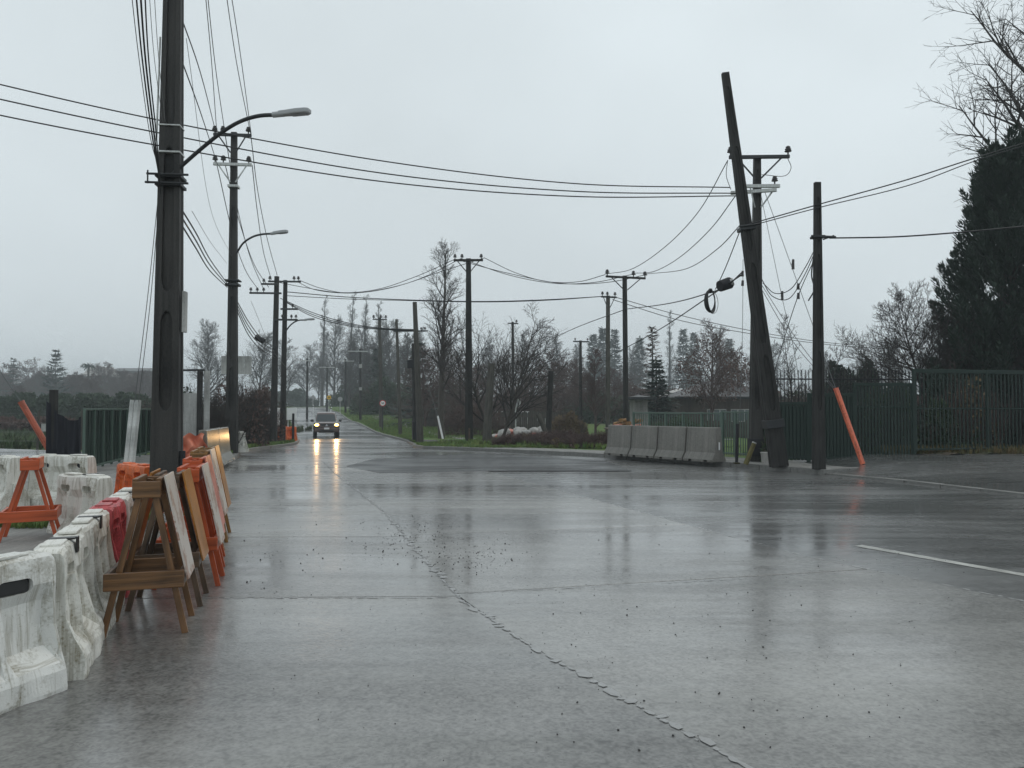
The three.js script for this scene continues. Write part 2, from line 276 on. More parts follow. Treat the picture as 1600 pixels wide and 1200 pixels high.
struct('asphalt_patch', sheet([[-4.6, 25.3], [-4.8, 22.3], [-3.4, 19.9], [-0.6, 20.6], [3.2, 20.6], [3.0, 24.6], [-1.5, 29.5]], (x, d) => H(d) + 0.014, 2), M.patch, 'darker asphalt patch laid across the junction');
struct('lane_line', sheet((() => { const r = rng(8), a = [], b = []; for (let k = 0; k <= 40; k++) { const t = k / 40, x = lerp(4.2, 5.15, t), d = lerp(9.38, 7.64, t), w = 0.07 + 0.008 * (r() - 0.5); a.push([x - w * 0.88, d - w * 0.48]); b.push([x + w * 0.88, d + w * 0.48]); } return [...a, ...b.reverse()]; })(), () => 0.004, 0), M.paint, 'worn white painted line on the dark asphalt at right');
// side road on the left, seen past the sheet fence
struct('side_road', sheet([[-11.5, 21], [-40, 19.5], [-70, 20], [-70, 30], [-24, 34.5], [-13.5, 27]], (x, d) => H(d) + 0.10, 4), M.asphalt, 'wet side road running off to the left behind the fence');
// pavements and verges
const off = (pts, w) => pts.map((p, i) => { const a = pts[Math.max(0, i - 1)], b = pts[Math.min(pts.length - 1, i + 1)], dx = b[0] - a[0], dy = b[1] - a[1], l = Math.hypot(dx, dy); return [p[0] - dy / l * w, p[1] + dx / l * w]; });
const KW = 0.16, KH = 0.13;
const sub = (pts, a, b) => pts.slice(a, b);
const lk = sub(leftKerb, 1, 15), lkIn = off(lk, KW);
struct('pavement', sheet([...lkIn.slice(0, 7), [-13, 25], [-16, 22], [-17, 12], [-12, 3]], (x, d) => H(d) + KH, 3), M.pave, 'grey pavement behind the row of plastic barriers');
struct('grass_verge', sheet([...lkIn.slice(6), [-62, 175], [-44, 90], [-26, 52], [-20, 38], [-13, 25]], (x, d) => H(d) + KH, 4), M.turf, 'green grass verge on the left side of the far road');
const rk = sub(rightKerb, 4, 16), rkIn = off(rk, -KW), walk = off(rk.slice(0, 6), -2.0);
struct('sidewalk', sheet([...rkIn.slice(0, 6), ...[...walk].reverse()], (x, d) => H(d) + KH, 3), M.pave, 'pale concrete sidewalk under the concrete barriers');
struct('grass_verge', sheet([...rkIn.slice(5), [-20, 175], [4, 90], [16, 48], [14, 34], [8.2, 27.5], ...walk.slice(1)], (x, d) => H(d) + KH - 0.006, 4), M.turf, 'green grass verge on the right side of the far road');
const apron = (x, d) => KH - 0.11 + (0.06 + 0.24 * smooth(7.8, 10.5, x)) * smooth(0, 1, (d - (19.5 - (x - 7.9) * 1.15)) / Math.max(2.6, (22 - (19.5 - (x - 7.9) * 1.15))));
struct('driveway', sheet([[7.95, 19.4], [8.9, 17.5], [9.8, 14.7], [11.2, 11], [13, 7], [30, 7], [30, 26], [17, 24.3], [11.75, 22.6], [6.4, 23.4], [6.3, 22.35], [7.2, 20.9]], (x, d) => apron(x, d) + 0.02, 1.2), M.asphalt, 'sloping wet driveway apron before the green railing at right');
struct('footpath', sheet([...off(rightKerb.slice(11, 15), -3.4), ...[...off(rightKerb.slice(11, 15), -4.6)].reverse()], (x, d) => H(d) + KH + 0.012, 4), M.pave, 'narrow pale footpath through the right grass verge');
struct('footpath', sheet([...off(leftKerb.slice(9, 14), 2.3), ...[...off(leftKerb.slice(9, 14), 3.6)].reverse()], (x, d) => H(d) + KH + 0.012, 4), M.pave, 'wet footpath running between the left verge and the hedge');
struct('driveway', sheet([[-5.9, 44.5], [-6.4, 47.2], [14, 50], [14, 47.4]], (x, d) => H(d) + KH + 0.016, 3), M.asphalt, 'short tarmac crossing through the grass verge on the right');
struct('earth_bank', sheet([[11.75, 22.6], [17, 24.3], [22, 24.6], [22, 23.8], [17, 23.5], [12, 22.0]], (x, d) => 0.34 + 0.05 * Math.sin(x * 5), 0.4), M.mud, 'strip of brown earth at the foot of the green railing');
// kerbs in one-metre stones
function kerb(pts, side, label, far) {
  const root = new THREE.Group(); root.name = numbered('kerb'); root.userData = { kind: 'structure', label }; scene.add(root);
  const r = rng(pts.length + 7);
  for (let i = 0; i + 1 < pts.length; i++) {
    const [x0, d0] = pts[i], [x1, d1] = pts[i + 1], L = Math.hypot(x1 - x0, d1 - d0), n = Math.max(1, Math.round(L / (d0 > far ? 6 : 1)));
    for (let k = 0; k < n; k++) {
      const a = k / n, b = (k + 1) / n, A = V(lerp(x0, x1, a), 0, -lerp(d0, d1, a)), Bv = V(lerp(x0, x1, b), 0, -lerp(d0, d1, b)); A.y = H(-A.z); Bv.y = H(-Bv.z);
      const l = A.distanceTo(Bv), g = bx(KW, 0.22, l - 0.012, 0, 0, 0, 0.018), m = mesh('kerb_stone', g, M.kerb, root);
      m.position.copy(A).add(Bv).multiplyScalar(0.5); m.position.y += KH - 0.105 + (r() - 0.5) * 0.012; m.lookAt(Bv.x, m.position.y + (Bv.y - A.y) / 2, Bv.z); m.translateX(side * KW / 2);
    }
  }
}
kerb(lk.slice(0, 13), 1, 'pale concrete kerb along the left edge of the road', 45);
kerb(rk.slice(0, 11), -1, 'pale concrete kerb along the right edge of the road', 45);
kerb(rightKerb.slice(0, 5).map(([x, d]) => [x, d]), -1, 'low kerb crossing the mouth of the right driveway', 45);
scene.children.at(-1).position.y = -0.085;
kerb([[7.85, 19.42], [9.65, 20.5]], 1, 'short kerb closing the end of the right sidewalk', 45);

// loose gravel scattered over the slabs
{
  const r = rng(5), g = new THREE.IcosahedronGeometry(1, 0), list = [];
  const put = (px, py, s) => { const d = EYE * FOC / (py - 640); if (d > 2.5 && d < 24) list.push([X(px, d), d, s]); };
  const gs = () => (r() + r() + r() - 1.5) / 1.5;
  for (let i = 0; i < 300; i++) put(640 + gs() * 130, 842 + gs() * 52, 0.004 + 0.012 * r() * r());
  for (let i = 0; i < 170; i++) put(740 + gs() * 110, 870 + gs() * 50, 0.004 + 0.011 * r() * r());
  for (let i = 0; i < 800; i++) put(380 + r() * 1150, 800 + r() * r() * 390, 0.003 + 0.010 * r() * r() * r());
  for (let i = 0; i < 70; i++) put(360 + r() * 160, 780 + r() * 150, 0.004 + 0.012 * r() * r());
  for (let i = 0; i < 70; i++) put(860 + r() * 380, 840 + r() * 330, 0.004 + 0.010 * r() * r());
  const im = new THREE.InstancedMesh(g, M.pebble, list.length), m = new THREE.Matrix4(), q = new THREE.Quaternion();
  list.forEach(([x, d, s], i) => { q.setFromEuler(new THREE.Euler(r() * 6, r() * 6, r() * 6)); m.compose(V(x, 0.010 + s * 0.3, -d), q, V(s * 0.75 * (0.8 + 0.6 * r()), s * 0.75 * (0.5 + 0.4 * r()), s * 0.75)); im.setMatrixAt(i, m); });
  im.name = 'gravel'; im.castShadow = true; im.userData = { kind: 'stuff', label: 'dark loose gravel scattered over the wet concrete' }; scene.add(im);
}
// grass
function grassStuff(name, label, n, place, hgt, m, seed) {
  const r = rng(seed), s = new Soup();
  for (let i = 0; i < 9; i++) { const a = r() * 6.28, b = V(Math.cos(a) * 0.06 * r(), 0, Math.sin(a) * 0.06 * r()), d = V(Math.cos(a) * 0.6 * r(), 1, Math.sin(a) * 0.6 * r()).normalize(); s.leaf(b, d, V(-Math.sin(a), 0, Math.cos(a)), 0.6 + 0.4 * r(), 0.09); }
  const im = new THREE.InstancedMesh(s.geo(), m, n), mm = new THREE.Matrix4(), q = new THREE.Quaternion();
  for (let i = 0; i < n; i++) { const [x, d, y, k = 1] = place(r); q.setFromEuler(new THREE.Euler(0, r() * 6.28, 0)); const h = hgt * k * (0.5 + 0.9 * r()); mm.compose(V(x, y - 0.01, -d), q, V(h * 1.3, h, h * 1.3)); im.setMatrixAt(i, mm); const c = 0.6 + 0.7 * r(); im.setColorAt(i, rgb(c * (0.85 + 0.5 * r()), c, c * 0.9)); }
  im.name = numbered(name); im.castShadow = im.receiveShadow = true; im.userData = { kind: 'stuff', label }; scene.add(im);
}
const RK = line(rightKerb.slice(8)), LK = line(leftKerb.slice(6));
grassStuff('grass', 'green grass covering the right verge', 16000, (r) => { const d = 33 + 110 * r() * r(), w = 14 * r() * (0.4 + 0.6 * r()); let x = RK(d) + 0.2 + w; if (d > 44 && d < 50.5 && x > -6) x = RK(d) + 0.2; return [x, d, H(d) + KH, d > 60 ? 1.6 : 1]; }, 0.13, M.grass, 41);
grassStuff('grass', 'green grass covering the left verge', 9000, (r) => { const d = 26 + 70 * r() * r(), x = LK(d) - 0.2 - (d < 36 ? 1.7 : d > 40 && r() < 0.75 ? 1.9 : 6) * r(); return [x, d, H(d) + KH, d > 60 ? 1.5 : 1]; }, 0.15, M.grass, 43);
grassStuff('grass', 'tall tufts of weeds round the pole and brush on the right verge', 6000, (r) => { const t = r(), d = lerp(37.5, 30.5, t) + 9 * r(), x = lerp(-3.5, 5.5, t) + 3 * (r() - 0.5) + (d - 34) * 0.2; return [x, d, H(d) + KH, 0.6 + r()]; }, 0.22, M.grass, 47);
grassStuff('grass', 'field of green weeds beyond the left side road', 9000, (r) => { const d = 36 + 34 * r(), x = -18 - 34 * r(); return [x, d, H(d) - 0.05, 1 + r()]; }, 0.34, M.greenLeaf, 49);
grassStuff('grass', 'grass tufts growing round the orange trestle', 1500, (r) => { const a = r() * 6.28, k = Math.sqrt(r()); return [-6.05 + Math.cos(a) * 1.15 * k, 10.6 + Math.sin(a) * 0.75 * k, KH]; }, 0.12, M.grass, 53);
grassStuff('grass', 'weeds along the foot of the green railing', 2500, (r) => [11.5 + 9 * r(), 22.9 + 1.6 * r(), 0.3], 0.22, M.grassDry, 57);

// ---------------------------------------------------------------- plastic and concrete barriers
const memo = new Map(); const once = (k, f) => { if (!memo.has(k)) memo.set(k, f()); return memo.get(k); };
function barrierGeo(L, Hb, seed) {                 // hollow moulded barrier: jersey profile with flutes, hand slots cut through
  const prof = [[0.22, 0], [0.225, 0.03], [0.22, 0.13], [0.205, 0.17], [0.165, 0.26], [0.135, 0.38], [0.115, 0.52], [0.105, 0.62], [0.10, 0.72], [0.092, 0.765], [0.07, 0.785]].map(([x, y]) => [x, y * Hb / 0.785]);
  const ring = [...prof.map(([x, y]) => [x, y]), ...prof.map(([x, y]) => [-x, y]).reverse()], n = 60, r = rng(seed), ph = r() * 9;
  const pos = [], at = (i, k) => {
    const s = i / n, [x, y] = ring[(k + ring.length) % ring.length], e = Math.min(s, 1 - s) * L, t = y / Hb;
    const flute = smooth(0.12, 0.5, Math.abs(Math.sin(Math.PI * s * 3))) * smooth(0.20, 0.32, t) * smooth(0.74, 0.66, t) * (0.045 + 0.05 * (1 - t)) * (e > 0.02 ? 1 : 0);
    const end = 1 - 0.05 * smooth(0.03, 0, e); const dent = 0.010 * Math.sin(s * 11 + y * 9 + ph) + 0.006 * Math.sin(s * 31 + y * 17 + ph * 2);
    return V((x * end - Math.sign(x) * flute) + dent, y * (1 - 0.025 * smooth(0.03, 0, e) * t) + 0.006 * Math.sin(s * 7 + ph) * t, (s - 0.5) * L);
  };
  const quad = (a, b, c, d) => { for (const v of [a, b, c, a, c, d]) pos.push(v.x, v.y, v.z); };
  const K = ring.length;
  for (let i = 0; i < n; i++) for (let k = 0; k < K; k++) quad(at(i, k), at(i, k + 1), at(i + 1, k + 1), at(i + 1, k));
  const P_ = prof.length;
  for (const [i, fl] of [[0, 1], [n, 0]]) for (let k = 0; k + 1 < P_; k++) { const a = at(i, k), b = at(i, k + 1), c = at(i, K - 2 - k), d = at(i, K - 1 - k); if (fl) quad(a, d, c, b); else quad(a, b, c, d); }
  let g = new THREE.BufferGeometry(); g.setAttribute('position', new THREE.Float32BufferAttribute(pos, 3)); g.computeVertexNormals(); boxUV(g);
  // slots for the forks, right through the upper body
  const ev = new Evaluator(); ev.useGroups = false; ev.attributes = ['position', 'normal', 'uv'];
  let A = new Brush(g, M.white); A.updateMatrixWorld();
  for (const z of [-0.27 * L, 0.27 * L]) { const b = new Brush(boxUV(flat(new RoundedBoxGeometry(0.8, 0.085, 0.2, 2, 0.035))), M.white); b.position.set(0, Hb * 0.80, z); b.updateMatrixWorld(); A = ev.evaluate(A, b, SUBTRACTION); }
  g = A.geometry; boxUV(g); g.clearGroups(); return g;
}
function capGeo(L, Hb) { return [bx(0.12, 0.022, 0.22, 0, Hb + 0.008, -L * 0.27, 0.01), bx(0.12, 0.022, 0.22, 0, Hb + 0.008, L * 0.27, 0.01)]; }
function plasticBarrier(label, x, d, turn, m, o = {}) {
  const { L = 1.0, Hb = 0.8, y = 0, seed = 1, group } = o;
  const t = thing('plastic_barrier', label, 'barrier', [x, y, -d], turn, group);
  mesh('body', once(`pb${L}_${Hb}_${seed % 3}`, () => barrierGeo(L, Hb, seed % 3 + 1)), m, t);
  capGeo(L, Hb).forEach((g) => mesh('lug', g, m, t));
  for (const [z, y0] of [[-1, 0.2], [-1, 0.46], [1, 0.33]]) mesh('connector', once(`con${Hb}`, () => rod(V(0, 0, 0), V(0, 0.13, 0), 0.05, 0.045, 10)), m, t).position.set(0, y0 * Hb, z * (L / 2 + 0.012));
  if (o.strap) mesh('strap', [bx(0.15, 0.012, 0.07, 0.02, Hb + 0.012, L * 0.1), bx(0.012, 0.1, 0.06, 0.105, Hb - 0.03, L * 0.1)], M.strap, t);
  if (o.plate) mesh('slot_shade_pad', bx(0.03, 0.08, 0.19, 0.07, Hb * 0.8, -L * 0.27, 0.01), M.strap, t);  // plate option: black pad added in one slot, standing in for its inner shade
  return t;
}
const GB = 'white water-filled barriers lined up on the left';
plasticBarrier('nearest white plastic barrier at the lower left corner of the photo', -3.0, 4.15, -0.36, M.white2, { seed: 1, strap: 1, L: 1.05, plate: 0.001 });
plasticBarrier('dirty white plastic barrier just behind the nearest one', -2.98, 5.12, 0.36, M.white, { seed: 2, strap: 1, L: 1.0 });
plasticBarrier('dirty white plastic barrier between the wooden trestle and the red barrier', -3.36, 6.12, 0.36, M.white, { seed: 3, strap: 1, L: 1.0 });
plasticBarrier('pinkish red plastic barrier wedged in the white row', -3.68, 7.02, 0.34, M.redPlastic, { seed: 1, L: 0.72 });
plasticBarrier('white plastic barrier beyond the red one with a black strap on top', -3.98, 7.92, 0.34, M.white, { seed: 2, strap: 1, L: 0.95 });
plasticBarrier('pale plastic barrier standing across behind the orange trestle, right half', -7.08, 12.15, 1.42, M.white, { seed: 3, y: KH, L: 1.0 });
plasticBarrier('grubby plastic barrier at the left edge behind the orange trestle', -8.0, 12.0, 1.05, M.white, { seed: 1, y: KH, L: 1.0, strap: 1 });
plasticBarrier('fluted cream plastic barrier between the orange trestle and the red barrier', -5.3, 9.55, 1.05, M.white, { seed: 2, y: KH * 0.3, L: 0.85, strap: 1 });
plasticBarrier('faded orange plastic barrier leaning beside the galvanized cable guard', -5.9, 12.1, 0.85, M.orangePlastic, { seed: 3, y: KH * 0.4, L: 1.0, Hb: 0.74 });
plasticBarrier('small white barrier beside the second concrete pole', -9.85, 27.9, 0.5, M.white, { seed: 1, y: KH, L: 1.0, Hb: 0.72 });

function jerseyGeo(L, Hj) {
  const pr = [[0.30, 0], [0.30, 0.07], [0.165, 0.27], [0.095, Hj - 0.02], [0.075, Hj]], s = new THREE.Shape();
  s.moveTo(-0.30, 0); for (const [x, y] of pr) s.lineTo(x, y); for (const [x, y] of [...pr].reverse()) s.lineTo(-x, y);
  let g = flat(new THREE.ExtrudeGeometry(s, { depth: L - 0.05, bevelEnabled: true, bevelSize: 0.012, bevelThickness: 0.012, bevelOffset: -0.012, bevelSegments: 2 })); g.translate(0, 0, -L / 2 + 0.025); boxUV(g);
  const ev = new Evaluator(); ev.useGroups = false; ev.attributes = ['position', 'normal', 'uv']; let A = new Brush(g, M.concrete); A.updateMatrixWorld();
  for (const z of [-0.26 * L, 0.26 * L]) { const b = new Brush(boxUV(flat(new THREE.BoxGeometry(0.9, 0.12, 0.13))), M.concrete); b.position.set(0, 0.0, z); b.updateMatrixWorld(); A = ev.evaluate(A, b, SUBTRACTION); }
  g = A.geometry; boxUV(g); g.clearGroups(); return g;
}
{ // four concrete barriers on the right sidewalk
  const a = [3.32, 26.15], b = [6.02, 22.3], names = ['leftmost of the four grey concrete barriers on the right sidewalk', 'second concrete barrier from the left on the right sidewalk', 'third concrete barrier from the left on the right sidewalk', 'rightmost grey concrete barrier, its end facing the leaning pole'];
  const L = Math.hypot(b[0] - a[0], b[1] - a[1]) / 4, turn = Math.atan2(-(b[0] - a[0]), (b[1] - a[1])) ;
  for (let k = 0; k < 4; k++) {
    const t = (k + 0.5) / 4, root = thing('concrete_barrier', names[k], 'barrier', [lerp(a[0], b[0], t), H(24) + KH, -lerp(a[1], b[1], t)], Math.atan2(b[0] - a[0], -(b[1] - a[1])), 'concrete barriers on the right sidewalk');
    mesh('body', once('jersey', () => jerseyGeo(L - 0.03, 1.0)), M.concrete, root);
    if (k === 3) mesh('end_plate', bx(0.05, 0.22, 0.012, -0.02, 0.46, -L / 2 + 0.0), M.signWhite, root), root.children.at(-1).position.z = 0, root.children.at(-1).geometry.translate(0, 0, L + 0.0);
  }
  for (let k = 0; k < 2; k++) {
    const root = thing('concrete_barrier', k ? 'wet concrete barrier touching the second concrete pole on the left' : 'wet concrete barrier beside the big concrete pole, nearer end dark', 'barrier', [-8.02 - 0.45 * k, KH, -20.35 - 1.98 * k], 0.22, 'wet concrete barriers on the left kerb');
    mesh('body', once('jersey2', () => jerseyGeo(1.96, 1.0)), M.wetConcrete, root);
  }
}

// ---------------------------------------------------------------- trestles with sign panels
function trestle(label, x, d, turn, o) {
  const { h = 1.15, w = 0.55, l = 0.5, frame = M.wood, panel, y = 0, name = 'sign_trestle', backPanel } = o;
  const t = thing(name, label, 'trestle', [x, y, -d], turn, 'folding sign trestles along the barriers');
  const topw = 0.045, lw = o.lw || 0.043, hz = l / 2;
  for (const sx of [-1, 1]) for (const sz of [-1, 1]) mesh('leg', bar(V(sx * w / 2, 0.01, sz * hz * 1.05), V(sx * topw * 0.75, h - 0.04, sz * hz * 0.82), lw, 0.035), frame, t);
  mesh('top_rail', [hb(0.035, 0.13, l * 1.02, topw + 0.035, h - 0.07, 0, 0.006), hb(0.035, 0.13, l * 1.02, -topw - 0.035, h - 0.07, 0, 0.006)], frame, t);
  for (const sz of [-1, 1]) mesh('end_block', hb(0.19, 0.12, 0.03, 0, h - 0.085, sz * (hz * 0.9 + 0.03), 0.006), frame, t);
  const rh = h * 0.36, rw = w / 2 * (1 - 0.36) + topw * 0.36 + 0.03;
  for (const sz of [-1, 1]) mesh('cross_rail', hb(rw * 2 + 0.09, 0.125, 0.032, 0, rh, sz * (hz + 0.045), 0.006), frame, t);
  for (const sx of [-1, 1]) mesh('side_rail', hb(0.032, 0.12, l + 0.12, sx * (rw + 0.025), rh, 0, 0.006), o.railMat || frame, t);
  const mk = (sx, m) => { const a = V(sx * (topw + 0.075), h + 0.01, 0), b = V(sx * (rw + 0.065), rh - 0.02, 0), p = bar(a, b, 0.014, l * 0.98); mesh('sign_panel', p, m, t); };
  if (panel) mk(1, panel); if (backPanel) mk(-1, backPanel);
  return t;
}
trestle('nearest brown wooden trestle with a faded sign panel on its road side', -2.74, 5.86, 0.30, { frame: M.wood, panel: M.panelFaded, l: 0.46, railMat: M.woodGrey });
trestle('second brown wooden trestle with an amber panel, behind the nearest one', -2.93, 6.62, 0.28, { frame: M.woodGrey, panel: M.panelAmber, l: 0.46, h: 1.12, backPanel: M.panelAmber });
trestle('orange painted trestle with a peeling panel in the middle of the row', -3.06, 7.35, 0.27, { frame: M.orangePaint, panel: M.panelFaded, l: 0.42, h: 1.12 });
trestle('orange trestle with a scraped red panel, squeezed before the pink one', -3.23, 7.82, 0.27, { frame: M.orangePaint, panel: M.panelPink, l: 0.36, h: 1.1 });
trestle('orange trestle with a pink faded panel, fifth in the row', -3.42, 8.32, 0.28, { frame: M.orangePaint, panel: M.panelPink, l: 0.5, h: 1.14 });
trestle('yellowish wooden trestle with a half white panel, last but one in the row', -3.72, 9.22, 0.28, { frame: M.wood2, panel: M.panelFaded, l: 0.5, h: 1.17 });
trestle('farthest yellowish wooden trestle at the end of the row', -3.96, 9.98, 0.28, { frame: M.wood2, panel: M.panelAmber, l: 0.5, h: 1.17 });
trestle('bare orange painted trestle standing apart at the left edge', -5.70, 9.15, 0.45, { frame: M.orangePaint, l: 0.46, w: 0.62, h: 1.05, lw: 0.038, y: 0.04, name: 'orange_trestle' });

// ---------------------------------------------------------------- poles
const stadium = (cx, y0, y1, hw) => { const p = new THREE.Path(); p.moveTo(cx - hw, y0 + hw); p.lineTo(cx - hw, y1 - hw); p.absarc(cx, y1 - hw, hw, Math.PI, 0, true); p.lineTo(cx + hw, y0 + hw); p.absarc(cx, y0 + hw, hw, 0, Math.PI, true); return p; };
function concreteShaft(Hp, wb, wt) {               // tapered reinforced-concrete pole with long round-ended recesses
  const s = new THREE.Shape([[-0.5, 0], [0.5, 0], [0.5, Hp], [-0.5, Hp]].map(([x, y]) => new THREE.Vector2(x, y)));
  for (let y = 1.5, k = 0; y < Hp - 1; k++) { const y1 = Math.min(Hp - 0.4, y + 1.5 + 0.7 * (k % 3)); s.holes.push(stadium(0, y, y1, 0.235)); y = y1 + 0.3; }
  const plate = () => { let g = flat(new THREE.ExtrudeGeometry(s, { depth: 0.2, bevelEnabled: true, bevelSize: 0.02, bevelThickness: 0.02, bevelOffset: -0.02, bevelSegments: 1, curveSegments: 6 })); return g; };
  const a = plate().translate(0, 0, 0.19), b = plate().translate(0, 0, -0.39), c = flat(new THREE.BoxGeometry(0.94, Hp - 0.02, 0.42, 1, 12, 1)).translate(0, Hp / 2, 0);
  const g = merge([a, b, c]), p = g.attributes.position;
  for (let i = 0; i < p.count; i++) { const k = lerp(wb, wt, p.getY(i) / Hp); p.setX(i, p.getX(i) * k); p.setZ(i, p.getZ(i) * k * 0.8); }
  g.computeVertexNormals(); return boxUV(g);
}
function woodShaft(Hp, rb, rt, sides = 12) { const g = flat(new THREE.CylinderGeometry(rt, rb, Hp + 0.5, sides, 6)).translate(0, Hp / 2 - 0.25, 0); const uv = g.attributes.uv; for (let i = 0; i < uv.count; i++) uv.setXY(i, uv.getX(i) * 6.28 * rb, uv.getY(i) * Hp); return g; }
const insulatorGeo = once('ins', () => flat(new THREE.LatheGeometry([[0.018, -0.06], [0.018, 0.02], [0.075, 0.03], [0.08, 0.045], [0.03, 0.06], [0.07, 0.075], [0.07, 0.09], [0.028, 0.105], [0.055, 0.12], [0.05, 0.14], [0.02, 0.16], [0, 0.165]].map(([x, y]) => new THREE.Vector2(x, y)), 10)));
function crossarm(t, y, len, turn, spots, o = {}) {  // a beam across the shaft with braces and insulators
  const { cx = 0, m = M.iron, r = 0.17, th = 0.1 } = o;
  const g = new THREE.Group(); g.name = 'crossarm'; g.position.set(0, y, 0); g.rotation.y = turn; t.add(g);
  mesh('beam', bx(len, th, 0.09, cx, 0, r, 0.01), m, g);
  if (!o.plain) for (const s of [-1, 1]) mesh('brace', bar(V(cx + s * len * 0.36, -th / 2, r + 0.03), V(s * 0.09, -0.62, r * 0.8), 0.045, 0.02), m, g);
  for (const x of spots) { const i = mesh('insulator', insulatorGeo, M.porcelain, g); i.position.set(cx + x, th / 2 + 0.06, r); i.scale.setScalar(o.is || 1); }
}
function pole(label, base, topPx, o) {               // base [px, d], foot on the ground; topPx [px, py] gives height and lean
  const [bpx, d] = base, y = o.y ?? H(d) + KH, A = V(X(bpx, d), y, -d), Tp = P(topPx[0], topPx[1], d + (o.dz || 0)), dir = Tp.clone().sub(A), Hp = dir.length();
  const t = thing(o.name || 'utility_pole', label, 'utility pole', A, 0, o.group); t.quaternion.setFromUnitVectors(V(0, 1, 0), dir.normalize());
  const turn = o.turn ?? 0.3; t.rotateY(turn);
  mesh('shaft', o.kind === 'concrete' ? concreteShaft(Hp, o.wb || 0.4, o.wt || 0.21) : woodShaft(Hp, o.rb || 0.17, o.rt || 0.11), o.m || (o.kind === 'concrete' ? M.poleConcrete : M.poleWood), t);
  t.userData.Hp = undefined; delete t.userData.Hp; o.out && (o.out.h = Hp);
  return [t, Hp];
}
{
  let t, h;
  [t, h] = pole('tall dark concrete pole in the left foreground running out of the top', [262, 11.6], [276, -330], { kind: 'concrete', wb: 0.42, wt: 0.19, turn: 0.12, y: KH });
  for (const yy of [4.92, 5.05]) { mesh('clamp', bx(0.38, 0.05, 0.31, 0, yy, 0, 0.01), M.iron, t); }
  mesh('bolt', [rod(V(-0.32, 4.93, 0.16), V(0.3, 4.93, 0.16), 0.018), rod(V(-0.3, 5.06, 0.16), V(0.3, 5.06, 0.16), 0.018), rod(V(-0.27, 4.9, 0.2), V(-0.27, 5.1, 0.2), 0.012)], M.iron, t);
  mesh('band', [bx(0.325, 0.03, 0.255, 0, 5.42, 0, 0.008)], M.galv, t); mesh('band', [bx(0.315, 0.025, 0.245, 0, 5.83, 0, 0.008)], M.galv, t);
  mesh('conduit', rod(V(-0.2, 5.6, 0.06), V(-0.17, 7.2, 0.05), 0.014), M.galv, t);
  mesh('conduit', rod(V(0.23, 0.0, 0.05), V(0.235, 0.9, 0.05), 0.05), M.black, t);
  mesh('name_board', bx(0.05, 0.62, 0.12, 0.235, 3.0, 0.02, 0.005), M.signBack, t);
  [t, h] = pole('second concrete pole on the left with two crossarms and a curved lamp', [363, 27], [366, 207], { kind: 'concrete', wb: 0.40, wt: 0.2, turn: 0.1 });
  crossarm(t, h - 0.15, 1.3, 0, [-0.6, -0.32, 0.55], { cx: -0.02, is: 1.25 }); crossarm(t, h - 1.2, 1.32, 0, [-0.6, -0.32, 0.55], { cx: 0, is: 1.25, m: M.galv });
  mesh('clamp', bx(0.36, 0.09, 0.34, 0, h - 1.95, 0, 0.01), M.galv, t); mesh('clamp', bx(0.46, 0.08, 0.40, 0, h - 5.45, 0, 0.01), M.iron, t); mesh('clamp', bx(0.5, 0.05, 0.40, 0, h - 5.3, 0, 0.01), M.iron, t);
  [t, h] = pole('nearer of two dark wooden poles standing close together past the left kerb', [427.5, 42], [432.5, 432], { rb: 0.2, rt: 0.13 });
  crossarm(t, h - 0.95, 1.75, -0.3, [-0.8, -0.45, -0.1], { cx: -0.55, plain: 1, is: 1.2 }); crossarm(t, h - 0.45, 0.9, -0.3, [-0.3], { cx: -0.35, plain: 1, is: 1.2 }); crossarm(t, h - 2.4, 1.3, -0.3, [-0.2, 0.3, 0.55], { cx: 0.6, plain: 1, is: 1.1 });
  [t, h] = pole('farther of two dark wooden poles close together past the left kerb', [442, 44.5], [446, 438], { rb: 0.18, rt: 0.12 });
  crossarm(t, h - 0.1, 1.9, -0.3, [-0.85, -0.45, 0.55, 0.8], { cx: 0.0, plain: 1, is: 1.3 }); crossarm(t, h - 1.7, 1.0, -0.3, [0.2], { cx: 0.3, plain: 1, is: 1.2 });
  [t, h] = pole('tall dark pole with one crossarm in the middle of the right verge', [733, 40.3], [732, 404], { kind: 'concrete', wb: 0.42, wt: 0.25, m: M.poleWood, turn: 0 });
  crossarm(t, h - 0.12, 1.55, 0, [-0.7, -0.33, 0.68], { is: 1.3, m: M.poleWood, th: 0.12 });
  mesh('stake', bx(0.08, 0.85, 0.05, 0.03, 0.42, 0.2), M.woodGrey, t);
  [t, h] = pole('weathered grey pole leaning left beside the right grass corner', [657, 42.5], [648, 472], { rb: 0.2, rt: 0.12, m: M.poleGrey });
  [t, h] = pole('short black pole with cable boxes beside the leaning grey pole', [650, 45], [647, 537], { rb: 0.17, rt: 0.15 });
  mesh('cable_box', [bx(0.34, 0.5, 0.3, -0.25, h - 1.2, 0, 0.05), bx(0.4, 1.2, 0.36, 0, 0.6, 0, 0.05)], M.black, t);
  [t, h] = pole('slim grey pole with a crossarm behind the leaning grey pole', [626, 57], [619.5, 499], { rb: 0.15, rt: 0.1, m: M.poleGrey });
  crossarm(t, h - 0.9, 2.6, 0, [0.3, 0.8, 1.1], { cx: 1.0, plain: 1, is: 1.1 });
  [t, h] = pole('distant grey pole with a crossarm right of the speed sign', [596, 70], [593, 496], { rb: 0.2, rt: 0.14, m: M.poleGrey });
  crossarm(t, h - 0.2, 1.3, 0, [-0.55, 0.1, 0.55], { plain: 1, is: 1.8 });
  [t, h] = pole('distant slim pole with pale boxes, left of the speed sign', [563.5, 88], [563, 545], { rb: 0.15, rt: 0.12 });
  crossarm(t, h - 0.3, 2.2, 0, [-0.9, -0.4, 0.5], { cx: -0.3, plain: 1, is: 1.4, m: M.galv });
